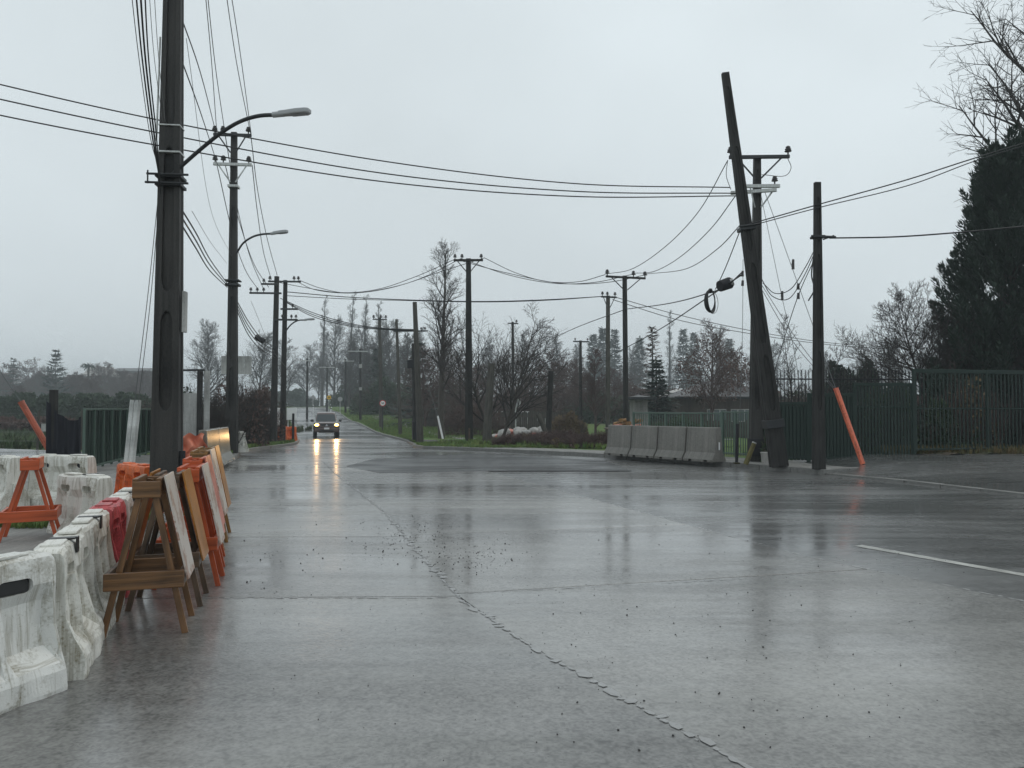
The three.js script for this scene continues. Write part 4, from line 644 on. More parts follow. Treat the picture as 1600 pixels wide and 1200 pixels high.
// billboard frame and boards on the left
{
  let t = thing('hoarding', 'tall dark hoarding frame with white sheet behind the big left pole', 'hoarding', [X(243, 23.5), KH, -23.5], -0.1);
  for (const x of [0, 0.25, 1.42]) mesh('post', bx(0.13, 2.75, 0.13, x, 1.37, 0, 0.01), M.poleWood, t); mesh('top_bar', bx(1.6, 0.06, 0.08, 0.75, 2.72, 0.02), M.iron, t); mesh('sheet', bx(1.0, 1.45, 0.02, 0.85, 1.3, -0.05), M.signBack, t); mesh('sheet', bx(0.18, 2.0, 0.02, 1.62, 1.7, -0.05), M.signBack, t);
  t = thing('blank_board', 'blank off-white board high behind the second concrete pole', 'sign board', [X(369, 33), H(33) + KH, -33], 0.12);
  for (let k = 0; k < 4; k++) mesh('panel', bx(0.305, 0.78, 0.03, -0.48 + k * 0.318, 3.55, 0, 0.004), M.signBack, t); mesh('back_rail', [bx(1.28, 0.05, 0.04, 0, 3.8, -0.04), bx(1.28, 0.05, 0.04, 0, 3.3, -0.04)], M.galv, t); for (const x of [-0.02]) mesh('post', bx(0.09, 3.9, 0.09, x, 1.95, -0.11, 0.01), M.galv, t);
  t = thing('blank_board', 'pale two-row road sign back standing by the pair of dark poles', 'sign board', [X(427, 48), H(48) + KH, -48], 0.25);
  for (let k = 0; k < 2; k++) mesh('panel', bx(0.98, 0.54, 0.03, 0, 1.15 + k * 0.57, 0, 0.004), M.signWhite, t); for (const x of [-0.4, 0.4]) mesh('post', bx(0.06, 1.9, 0.06, x, 0.95, -0.05), M.galv, t);
  t = thing('blank_board', 'second pale sign back just right of the dark pole pair', 'sign board', [X(456, 51), H(51) + KH, -51], -0.3);
  mesh('panel', bx(0.75, 0.8, 0.03, 0, 1.6, 0, 0.004), M.signWhite, t); for (const x of [-0.3, 0.3]) mesh('post', bx(0.06, 1.9, 0.06, x, 0.95, -0.05), M.galv, t);
  t = thing('post', 'short black post beside the orange barriers near the dark poles', 'post', [X(458.5, 46), H(46), -46]); mesh('shaft', rod(V(0, 0, 0), V(0, 1.75, 0), 0.08, 0.075, 8), M.black, t); mesh('cap', rod(V(0, 1.75, 0), V(0, 1.79, 0), 0.085, 0.03, 8), M.black, t);
  for (const [px, d, l] of [[437, 45.5, 'orange plastic barrier at the foot of the dark pole pair, left'], [452, 46.5, 'orange plastic barrier at the foot of the dark pole pair, right']]) plasticBarrier(l, X(px, d), d, 1.3, M.orangePlastic, { y: H(d) + KH, L: 0.9, Hb: 0.85, seed: 2 });
  for (const [px, d, l] of [[396, 38, 'small orange and white traffic cone on the left verge, nearer'], [402, 40, 'small orange and white traffic cone on the left verge, farther']]) {
    t = thing('traffic_cone', l, 'traffic cone', [X(px, d), H(d) + KH, -d]); mesh('base', bx(0.42, 0.05, 0.42, 0, 0.025, 0, 0.015), M.orangePlastic, t); mesh('cone', flat(new THREE.CylinderGeometry(0.04, 0.17, 0.72, 16)).translate(0, 0.41, 0), M.orangePlastic, t); mesh('band', flat(new THREE.CylinderGeometry(0.083, 0.121, 0.2, 16)).translate(0, 0.45, 0), M.signWhite, t);
  }
  // crumpled red netting and a bundle on the kerb by the wet barrier
  const s = new THREE.PlaneGeometry(1.1, 0.9, 26, 20), p = s.attributes.position; for (let i = 0; i < p.count; i++) { const x = p.getX(i), y = p.getY(i); p.setXYZ(i, x * 0.75 + 0.05 * Math.sin(y * 13), y + 0.45 + 0.04 * Math.sin(x * 17), 0.1 * Math.sin(x * 11 + y * 5) + 0.06 * Math.sin(y * 19 - x * 7)); } s.computeVertexNormals();
  t = thing('safety_netting', 'crumpled faded red safety netting beside the big left pole', 'netting', [X(294, 19.2), KH, -19.2], 0.3); mesh('net', s, M.netOrange, t); mesh('stake', rod(V(-0.3, 0, 0.02), V(-0.28, 1.0, 0.02), 0.02), M.poleWood, t);
  const sack = (label, px, d, sx, sy, sz, m, y, seed, group) => { const r = rng(seed), g = new THREE.SphereGeometry(0.5, 14, 10), q = g.attributes.position; const ph = r() * 9; for (let i = 0; i < q.count; i++) { const v = V(q.getX(i), q.getY(i), q.getZ(i)); v.multiplyScalar(1 + 0.12 * Math.sin(v.x * 9 + ph) * Math.cos(v.z * 8 + ph) + 0.07 * Math.sin(v.y * 17 + v.x * 11)); if (v.y < -0.38) v.y = -0.38; q.setXYZ(i, v.x, v.y + 0.38, v.z); } g.computeVertexNormals(); const o = mesh('sack', g, m); o.position.set(X(px, d), y, -d); o.scale.set(sx, sy, sz); o.rotation.y = r() * 6; return tag(o, label, 'sack', group); };
  sack('grey pinkish bundle lying on the wet barrier foot behind the trestles', 307, 15.2, 0.3, 0.36, 0.3, M.netWhite, KH, 3);
  sack('small white bag beside the grey bundle behind the trestles', 292, 15.4, 0.2, 0.28, 0.2, M.signWhite, KH, 4);
  const r = rng(77); for (let k = 0; k < 30; k++) { const u = r(), row = k % 3; sack('pale sack in the heap beyond the brush, near the leaning stump', 772 + u * 108, 45 + r() * 2.5, 0.5 + 0.35 * r(), 0.32 + 0.3 * r(), 0.5, [M.netWhite, M.netWhite, M.signBack, M.panelPink][k % 4], H(46) + KH + row * 0.22 * (1 - Math.abs(u - 0.5)), 100 + k, 'heap of pale sacks'); }
  for (let k = 0; k < 12; k++) { const px = 956 + r() * 38, d = 33 + r() * 1.5, o = mesh('log', rod(V(0, 0, 0), V(0.5 * (r() - 0.2), 0.05, 0.5 * r()), 0.09, 0.085, 9), k % 3 ? M.wood2 : M.panelPink); o.position.set(X(px, d), H(d) + KH + 0.9 + 0.12 * (k % 3), -d); tag(o, 'cut log on the small pile showing above the concrete barriers', 'log', 'pile of cut logs'); }
  const bl = thing('log_stand', 'rough timber stand under the cut logs behind the concrete barriers', 'stand', [X(975, 33.9), H(33.9) + KH, -33.9]); for (const [x, z] of [[-0.6, -0.6], [0.6, -0.6], [-0.6, 0.6], [0.6, 0.6]]) mesh('leg', bx(0.1, 0.8, 0.1, x, 0.4, z), M.woodGrey, bl); mesh('deck', bx(1.6, 0.06, 1.6, 0, 0.82, 0), M.woodGrey, bl);
}
// round and diamond signs
{
  const text = (() => { const c = document.createElement('canvas'); c.width = c.height = 256; const x = c.getContext('2d'); x.fillStyle = '#f2f2f0'; x.fillRect(0, 0, 256, 256); x.fillStyle = '#111'; x.font = 'bold 140px sans-serif'; x.textAlign = 'center'; x.textBaseline = 'middle'; x.fillText('50', 128, 134); const t = new THREE.CanvasTexture(c); t.colorSpace = THREE.SRGBColorSpace; return t; })();
  const sign = (label, px, py, d, r, kind, base) => {
    const p = P(px, py, d), y = H(d) + (base ?? KH), t = thing('road_sign', label, 'road sign', [p.x, y, p.z], 0.2), h = p.y - y;
    mesh('post', rod(V(0, 0, -0.04), V(0, h + r * 0.6, -0.04), 0.045, 0.045, 8), kind === 'speed' ? M.iron : M.galv, t);
    const g = (rad, th, z) => flat(kind === 'diamond' ? new THREE.BoxGeometry(rad * 1.3, rad * 1.3, th).rotateZ(Math.PI / 4) : new THREE.CylinderGeometry(rad, rad, th, 28).rotateX(Math.PI / 2)).translate(0, h, z);
    mesh('plate', g(r, 0.02, 0), kind === 'speed' ? mat([0.6, 0.02, 0.02], 0.4) : kind === 'yellow' ? mat([0.75, 0.45, 0.02], 0.4) : M.signBack, t);
    if (kind === 'speed') { const f = new THREE.CircleGeometry(r * 0.78, 28).translate(0, h, 0.0145); mesh('face', f, new THREE.MeshStandardMaterial({ map: text, roughness: 0.4 }), t); }
    else if (kind === 'yellow') mesh('symbol', [bx(r * 0.9, r * 0.28, 0.01, 0, h, 0.02)], M.black, t);
    else mesh('inner_plate', g(r * 0.62, 0.01, 0.02), M.lampHead, t);
  };
  sign('round white speed limit sign with red rim reading 50', 598, 630, 64, 0.26, 'speed');
  sign('far grey diamond sign in the mist above the left lane', 489, 621, 112, 0.42, 'diamond'); sign('far round yellow sign above the pickup roof', 514, 621, 108, 0.30, 'yellow'); sign('far round pale sign right of the yellow one', 531.5, 623.5, 98, 0.30, 'round');
  sign('grey back of a round sign among the brush near the white sacks', 806, 630, 52, 0.35, 'round');
  for (const [px, d, l] of [[489.5, 112, 'white marker post under the diamond sign'], [515.5, 104, 'slanted white marker post behind the pickup']]) { const t = thing('marker_post', l, 'marker post', [X(px, d), H(d), -d]); mesh('shaft', bx(0.16, 1.25, 0.08, 0, 0.6, 0, 0.02), M.signWhite, t); mesh('band', bx(0.17, 0.12, 0.09, 0, 1.0, 0), M.black, t); t.rotation.z = px > 500 ? -0.2 : 0; }
  const t = thing('ground_stake', 'white-sleeved stay anchor slanting from the right grass corner', 'stake', P(692, 683, 41)); const e = P(684, 650, 41.4).sub(P(692, 683, 41)); mesh('sleeve', rod(V(0, -0.1, 0), e, 0.055, 0.05, 8), M.signWhite, t);
  wire('guy_wire', 'thin stay wire from the leaning grey pole down to the white sleeve', 0.01, [[653, 545, 42.7], [668, 598, 42], [684, 651, 41.4]], M.steelWire);
}
// ---------------------------------------------------------------- houses
function house(label, px0, px1, d, eavePy, ridgePy, depth, o = {}) {
  const x0 = X(px0, d), x1 = X(px1, d), y = H(d) - 0.05, e = P(0, eavePy, d).y - y, rg = P(0, ridgePy, d).y - y, w = x1 - x0, t = thing('house', label, 'house', [(x0 + x1) / 2, y, -d - depth / 2]);
  mesh('wall', bx(w, e, depth, 0, e / 2, 0), o.wall || M.wallDark, t);
  const ov = 0.5, g = new THREE.BufferGeometry(), hip = o.hip ?? Math.min(w, depth) * 0.45, a = [-w / 2 - ov, e, depth / 2 + ov], b = [w / 2 + ov, e, depth / 2 + ov], c = [w / 2 + ov, e, -depth / 2 - ov], f = [-w / 2 - ov, e, -depth / 2 - ov], r0 = [-w / 2 + hip, rg, 0], r1 = [w / 2 - hip, rg, 0];
  const tri = [a, b, r1, a, r1, r0, c, f, r0, c, r0, r1, f, a, r0, b, c, r1, a, f, c, a, c, b]; g.setAttribute('position', new THREE.Float32BufferAttribute(tri.flat(), 3)); g.computeVertexNormals(); boxUV(g); mesh('roof', g, o.roof || M.roof, t);
  mesh('eave_board', bx(w + 2 * ov, 0.18, 0.06, 0, e - 0.02, depth / 2 + ov, 0.01), M.iron, t);
  for (const [u, ww, hh, yy] of o.win || []) { const wn = mesh('window', bx(ww, hh, 0.08, u * w / 2, yy, depth / 2 + 0.02), M.signBack, t); for (let k = 0; k < 3; k++) mesh('pane', bx(ww / 3 - 0.1, hh - 0.14, 0.03, u * w / 2 + (k - 1) * ww / 3, yy, depth / 2 + 0.065), M.pane, wn); }
}
house('low house with a grey hip roof behind the green railing', 1062, 1215, 60, 621, 592, 7, { win: [[-0.25, 1.5, 1.2, 1.5], [0.25, 1.6, 1.0, 1.6], [0.7, 1.3, 1.0, 1.6]] });
house('small pale-roofed shed left of the green conifer', 992, 1012, 50, 622, 616, 2.2, { wall: M.wallPale, hip: 0.5 });
house('long low dark house with pale roof behind the brown tree', 1046, 1100, 66, 618, 606, 6, { roof: M.netWhite, win: [[-0.3, 1.2, 0.9, 1.5]] });
house('misty far house with a white roof on the left skyline', 104, 140, 275, 586, 574, 9, { roof: M.whiteRoof, hip: 0.3, wall: M.wallDark });
house('misty far house with a brown gable beside the white roof', 128, 168, 270, 588, 573, 8, { roof: M.netWhite, hip: 0.2, wall: M.wallDark });
house('long flat grey far house on the left skyline', 168, 244, 280, 580, 574, 10, { roof: M.roof, hip: 1 });
house('dim white-roofed low building behind the trees right of the road', 566, 612, 118, 622, 617, 6, { roof: M.whiteRoof, wall: M.wallDark });
{ // parked car beyond the yard
  for (const [px, label] of [[788, 'white parked car half hidden beyond the sacks'], [818, 'second pale parked car beyond the sacks']]) {
    const d = 74, t = thing('parked_car', label, 'car', [X(px, d), H(d) + 0.02, -d], 1.4);
    const sh = new THREE.Shape([[-2.0, 0.3], [-2.0, 0.75], [-1.3, 0.85], [-0.75, 1.38], [0.75, 1.4], [1.35, 0.92], [2.0, 0.85], [2.05, 0.3]].map(([a, b]) => new THREE.Vector2(a, b))); const g = flat(new THREE.ExtrudeGeometry(sh, { depth: 1.5, bevelEnabled: true, bevelSize: 0.06, bevelThickness: 0.08, bevelSegments: 2 })).translate(0, 0, -0.75).rotateY(Math.PI / 2); boxUV(g);
    mesh('body', g, M.signWhite, t); for (const sx of [-1, 1]) { mesh('side_window', bx(0.02, 0.36, 1.5, sx * 0.84, 1.12, 0), M.pane, t); for (const z of [-1.25, 1.25]) mesh('wheel', flat(new THREE.CylinderGeometry(0.31, 0.31, 0.2, 18)).rotateZ(Math.PI / 2).translate(sx * 0.74, 0.31, z), M.black, t); } mesh('windscreen', bx(1.3, 0.34, 0.02, 0, 1.13, 1.06).rotateX(0), M.pane, t);
  }
}
// ---------------------------------------------------------------- oncoming pickup with its headlights on
{
  const d = 57, t = thing('pickup_truck', 'dark maroon pickup truck driving toward the camera with headlights on', 'truck', [X(509.5, d), H(d) + 0.006, -d], 0.262);
  const paint = new THREE.MeshPhysicalMaterial({ color: rgb(0.06, 0.026, 0.02), roughness: 0.3, clearcoat: 1, clearcoatRoughness: 0.08 }), dark = mat([0.015, 0.015, 0.016], 0.5), chrome = mat([0.6, 0.6, 0.62], 0.2, { metalness: 0.9 }), tyre = mat([0.02, 0.02, 0.02], 0.8);
  const ext = (pts, w, bev) => { const g = flat(new THREE.ExtrudeGeometry(new THREE.Shape(pts.map(([a, b]) => new THREE.Vector2(a, b))), { depth: w - 2 * bev, bevelEnabled: true, bevelSize: bev * 0.6, bevelThickness: bev, bevelSegments: 3 })).translate(0, 0, -w / 2 + bev).rotateY(-Math.PI / 2); boxUV(g); return g; };   // profile x -> +z
  mesh('body', ext([[2.45, 0.52], [2.5, 0.8], [2.42, 1.0], [2.2, 1.07], [1.15, 1.14], [-0.9, 1.16], [-2.55, 1.14], [-2.6, 0.6], [-1.9, 0.5], [-0.9, 0.45], [0.9, 0.45], [1.9, 0.5]], 1.78, 0.1), paint, t);
  const cab = ext([[1.05, 1.1], [0.45, 1.68], [0.2, 1.75], [-0.85, 1.75], [-1.05, 1.66], [-1.2, 1.1]], 1.56, 0.14), cp = cab.attributes.position; for (let i = 0; i < cp.count; i++) { const k = 1 - 0.16 * smooth(1.1, 1.75, cp.getY(i)); cp.setX(i, cp.getX(i) * k); } cab.computeVertexNormals(); mesh('cab', cab, paint, t);
  const glass = new THREE.MeshPhysicalMaterial({ color: rgb(0.035, 0.045, 0.05), roughness: 0.06 });
  const ws = new THREE.BufferGeometry(); ws.setAttribute('position', new THREE.Float32BufferAttribute([-0.70, 1.17, 1.035, 0.70, 1.17, 1.035, 0.60, 1.63, 0.555, -0.70, 1.17, 1.035, 0.60, 1.63, 0.555, -0.60, 1.63, 0.555], 3)); ws.translate(0, 0.025, 0.06); ws.computeVertexNormals(); mesh('windscreen', ws, glass, t);
  for (const s of [-1, 1]) { mesh('side_window', bx(0.02, 0.36, 1.5, s * 0.735, 1.42, -0.3).rotateZ(0), glass, t); const mi = mesh('mirror', bx(0.2, 0.17, 0.1, s * 1.0, 1.2, 0.75, 0.03), dark, t); mesh('mirror_arm', bx(0.14, 0.04, 0.05, s * 0.87, 1.14, 0.77), dark, mi); }
  mesh('grille', bx(0.86, 0.26, 0.06, 0, 0.87, 2.515, 0.02), dark, t); for (const y of [0.81, 0.93]) mesh('grille_bar', bx(0.84, 0.025, 0.02, 0, y, 2.55), mat([0.12, 0.12, 0.125], 0.3, { metalness: 0.8 }), t);
  const dia = (a, cx, cy) => { const s = new THREE.Shape(); const L = 0.075, w = 0.043; s.moveTo(0, 0); s.lineTo(-w, L * 0.5 + 0.015); s.lineTo(0, L + 0.03); s.lineTo(w, L * 0.5 + 0.015); return flat(new THREE.ExtrudeGeometry(s, { depth: 0.012, bevelEnabled: false })).rotateZ(a).translate(cx, cy, 2.56); };
  mesh('emblem', [dia(0, 0, 0.88), dia(2.094, 0, 0.88), dia(-2.094, 0, 0.88)], chrome, t);
  const bp = mesh('bumper', bx(1.74, 0.32, 0.22, 0, 0.56, 2.48, 0.06), paint, t); mesh('air_intake', bx(1.0, 0.14, 0.04, 0, 0.50, 2.585, 0.02), dark, bp); mesh('number_plate', bx(0.36, 0.13, 0.015, 0, 0.67, 2.60, 0.004), M.signWhite, bp); mesh('skid_plate', bx(1.1, 0.1, 0.12, 0, 0.40, 2.45, 0.03), M.lampHead, bp);
  for (const s of [-1, 1]) for (const z of [1.6, -1.5]) { const w = mesh('wheel', flat(new THREE.CylinderGeometry(0.37, 0.37, 0.25, 24)).rotateZ(Math.PI / 2).translate(s * 0.78, 0.37, z), tyre, t); mesh('rim', flat(new THREE.CylinderGeometry(0.22, 0.22, 0.03, 16)).rotateZ(Math.PI / 2).translate(s * 0.905, 0.37, z), chrome, w); }
  const lampM = new THREE.MeshStandardMaterial({ color: rgb(0.9, 0.85, 0.75), emissive: rgb(1, 0.54, 0.12), emissiveIntensity: 13, roughness: 0.2 });
  for (const s of [-1, 1]) {
    const hm = mesh('headlight', flat(new THREE.SphereGeometry(0.13, 16, 12)).scale(1.15, 0.85, 0.5).translate(s * 0.68, 0.9, 2.5), lampM, t); mesh('headlight_rim', flat(new THREE.TorusGeometry(0.14, 0.02, 6, 20)).scale(1.15, 0.85, 1).translate(s * 0.68, 0.9, 2.5), dark, hm);
    const l = new THREE.SpotLight(0xffc98a, 12, 0, 0.45, 0.6, 2); l.position.set(s * 0.68, 0.9, 2.6); l.target.position.set(s * 0.9, -0.4, 22); l.castShadow = true; l.name = 'headlight_beam'; t.add(l, l.target);
  }
}

// ---------------------------------------------------------------- trees and shrubs
function bareTree(o) {                              // returns [trunk, crown]: tapering limbs down to twigs
  const { h = 10, r0 = 0.16, seed = 1, n1 = 16, n2 = 7, n3 = 6, n4 = 4, up = 0.5, spread = 0.4, low = 0.25, twig = 0.006, bend = 0.15, stems = 1 } = o;
  const r = rng(seed), T1 = new Soup(), C = new Soup(), g = () => r() + r() - 1;
  const turnDir = (dir, ang, az) => { const s = Math.abs(dir.y) < 0.95 ? V(0, 1, 0) : V(1, 0, 0), e = s.cross(dir).normalize(), f = dir.clone().cross(e); return dir.clone().multiplyScalar(Math.cos(ang)).addScaledVector(e, Math.sin(ang) * Math.cos(az)).addScaledVector(f, Math.sin(ang) * Math.sin(az)).normalize(); };
  function grow(p, dir, len, rad, lv) {
    const seg = [9, 5, 4, 3, 2][lv], k = [8, 5, 4, 3, 3][lv], S = lv < 1 ? T1 : C, pts = [p.clone()], ds = [dir.clone()], rs = [rad]; let d = dir.clone(), q = p.clone();
    const end = Math.max(twig * 0.6, rad * [0.12, 0.15, 0.2, 0.3, 0.5][lv]);
    for (let i = 0; i < seg; i++) { d = d.clone().add(V(g() * bend * (lv ? 1 : 0.35), up * (lv ? 0.10 : 0.04) + g() * bend * 0.5 * (lv ? 1 : 0.3), g() * bend * (lv ? 1 : 0.35))).normalize(); const nq = q.clone().addScaledVector(d, len / seg), ra = lerp(rad, end, i / seg), rb = lerp(rad, end, (i + 1) / seg); S.limb(q, nq, ra, rb, k); q = nq; pts.push(q.clone()); ds.push(d.clone()); rs.push(rb); }
    if (lv >= 4 || (lv === 3 && !n4)) return;
    const n = [n1, n2, n3, n4][lv], from = lv ? 0.15 : low;
    for (let c = 0; c < n; c++) {
      const t = from + (1 - from) * (c + r()) / n, fi = Math.min(seg - 0.001, t * seg), i = Math.floor(fi), pp = pts[i].clone().lerp(pts[i + 1], fi - i), ang = (lv ? 0.45 + 0.45 * r() : 0.45 + 0.5 * r()) * (lv ? 1 : (0.6 + spread)), cl = lv ? len * (0.62 - 0.3 * t) * (0.7 + 0.6 * r()) : h * spread * (1.15 - 0.85 * t) * (0.7 + 0.5 * r());
      grow(pp, turnDir(ds[i], ang, c * 2.4 + r() * 1.5), cl, Math.max(twig, Math.min(rs[i] * 0.7, cl * 0.024)), lv + 1);
    }
  }
  for (let s = 0; s < stems; s++) { const a = s * 2.2 + r(), lean = stems > 1 ? 0.25 + 0.3 * r() : 0.03; grow(V(stems > 1 ? 0.12 * Math.cos(a) : 0, -0.15, stems > 1 ? 0.12 * Math.sin(a) : 0), V(Math.cos(a) * lean, 1, Math.sin(a) * lean).normalize(), h * (stems > 1 ? 0.75 + 0.25 * r() : 1), r0 * (stems > 1 ? 0.7 : 1), 0); }
  return [T1.geo(), C.geo()];
}
function leavesIn(n, seed, inside, size, width, flow) { // n leaf sprigs at points given by inside(r) -> {p, out}
  const r = rng(seed), S = new Soup(); for (let i = 0; i < n; i++) { const { p, out } = inside(r), d = V(out.x * flow + (r() - 0.5) * 1.3, out.y * flow + (r() - 0.5) * 1.3, out.z * flow + (r() - 0.5) * 1.3).normalize(), s = d.clone().cross(V(r() - 0.5, r() - 0.5, r() - 0.5)).normalize(); S.leaf(p, d, s, size * (0.6 + 0.8 * r()), width * (0.6 + 0.8 * r())); } return S.geo();
}
function tree(name, label, px, d, topPy, o) {       // topPy sets the height
  const y = (o.y ?? H(d) - 0.05), h = P(px, topPy, d).y - y, t = thing(name, label, o.cat || 'tree', [X(px, d), y, -d], o.turn ?? 0, o.group);
  const [a, b] = bareTree({ ...o, h: h / (o.hk || 0.98), r0: (o.r0 || 0.018 * h) });
  mesh('trunk', a, o.bark || M.bark, t); mesh('crown', b, o.m || M.twigDark, t);
  if (o.leaves) mesh('foliage', leavesIn(o.leaves, o.seed + 5, (r) => { for (;;) { const u = V(r() * 2 - 1, r() * 2 - 1, r() * 2 - 1), l = u.length(); if (l > 1 || l < 0.45) continue; const lump = 0.8 + 0.28 * Math.sin(u.x * 5 + o.seed) * Math.cos(u.z * 5) + 0.12 * Math.sin(u.y * 9); if (l > lump) continue; return { p: V(u.x * h * o.spread * 0.95, h * (0.62 + 0.38 * u.y), u.z * h * o.spread * 0.95), out: u }; } }, o.ls || 0.3, o.lw || 0.16, 0.7), o.lm || M.brownLeaf, t);
  return t;
}
function conifer(label, px, d, topPy, rad, o = {}) {
  const y = o.y ?? H(d) - 0.05, h = P(px, topPy, d).y - y, t = thing('conifer', label, 'tree', [X(px, d), y, -d], 0, o.group), r = rng(o.seed || px), S = new Soup(), Tn = new Soup(); Tn.limb(V(0, -0.2, 0), V(0, h * 0.97, 0), 0.014 * h + 0.06, 0.02, 7);
  const wh = o.whorls || 26, low = o.low ?? 0.08;
  for (let i = 0; i < wh; i++) { const f = low + (1 - low) * Math.pow((i + r() * 0.6) / wh, 0.9), n = o.n || 9; for (let k = 0; k < n; k++) {
    const a = r() * 6.28, L = rad * (1 - f) * (0.65 + 0.6 * r()) + 0.12, droop = (o.droop ?? -0.1) + 0.25 * (r() - 0.5), dir = V(Math.cos(a), droop + 0.25 * f, Math.sin(a)).normalize(), p0 = V(0, h * f, 0); S.limb(p0, p0.clone().addScaledVector(dir, L * 0.8), 0.02, 0.008, 3);
    const m = Math.max(4, Math.round(L * (o.dense || 7))); for (let j = 0; j < m; j++) { const u = 0.15 + 0.85 * (j + r()) / m, p = p0.clone().addScaledVector(dir, L * u), dd = V(Math.cos(a + (r() - 0.5) * 2.2), droop + (r() - 0.35) * 0.7, Math.sin(a + (r() - 0.5) * 2.2)).normalize(); S.leaf(p, dd, V(-dd.z, 0.3 * (r() - 0.5), dd.x).normalize(), (o.ls || 0.5) * (0.6 + 0.7 * r()), (o.lw || 0.2) * (0.6 + 0.7 * r())); }
  } }
  mesh('trunk', Tn.geo(), M.bark, t); mesh('crown', S.geo(), o.m || M.conifer, t); return t;
}
function bush(label, px, d, w, h, dp, o = {}) {
  const y = o.y ?? H(d), t = thing(o.name || 'bush', label, o.cat || 'bush', [X(px, d), y, -d]), seed = o.seed || Math.round(px), r = rng(seed), S = new Soup(), n = o.stems || 60;
  for (let i = 0; i < n; i++) { const a = r() * 6.28, k = Math.sqrt(r()), b = V(Math.cos(a) * w * 0.35 * k, 0, Math.sin(a) * dp * 0.35 * k), e = V(Math.cos(a) * w * 0.5 * k * (0.8 + 0.4 * r()), h * Math.sqrt(Math.max(0.1, 1 - k * k * 0.8)) * (0.75 + 0.35 * r()), Math.sin(a) * dp * 0.5 * k); const m1 = b.clone().lerp(e, 0.5).add(V((r() - 0.5) * 0.3, 0.1, (r() - 0.5) * 0.3)); S.limb(b, m1, 0.016, 0.011, 3); S.limb(m1, e, 0.011, 0.004, 3);
    for (let j = 0; j < (o.tw || 14); j++) { const p = (j % 2 ? m1.clone().lerp(e, r()) : b.clone().lerp(m1, 0.4 + 0.6 * r())), q = p.clone().add(V((r() - 0.5), 0.7 * r(), (r() - 0.5)).multiplyScalar(o.tl || 0.55)); S.limb(p, q, 0.006, 0.003, 3); for (let z = 0; z < 2; z++) { const p2 = p.clone().lerp(q, 0.3 + 0.6 * r()); S.limb(p2, p2.clone().add(V((r() - 0.5), 0.5 * r(), (r() - 0.5)).multiplyScalar((o.tl || 0.55) * 0.6)), 0.004, 0.002, 3); } } }
  mesh('stem', S.geo(), o.bark || M.twigBrown, t);
  if (o.leaves) mesh('foliage', leavesIn(o.leaves, seed + 3, (q) => { for (;;) { const u = V(q() * 2 - 1, q(), q() * 2 - 1), l = u.length(), lump = 0.85 + 0.22 * Math.sin(u.x * 6 + seed) * Math.cos(u.z * 4 + u.y * 3); if (l > lump || l < 0.5) continue; return { p: V(u.x * w / 2, u.y * h * 1.02, u.z * dp / 2), out: u }; } }, o.ls || 0.16, o.lw || 0.09, 0.6), o.lm || M.greenLeaf, t);
}
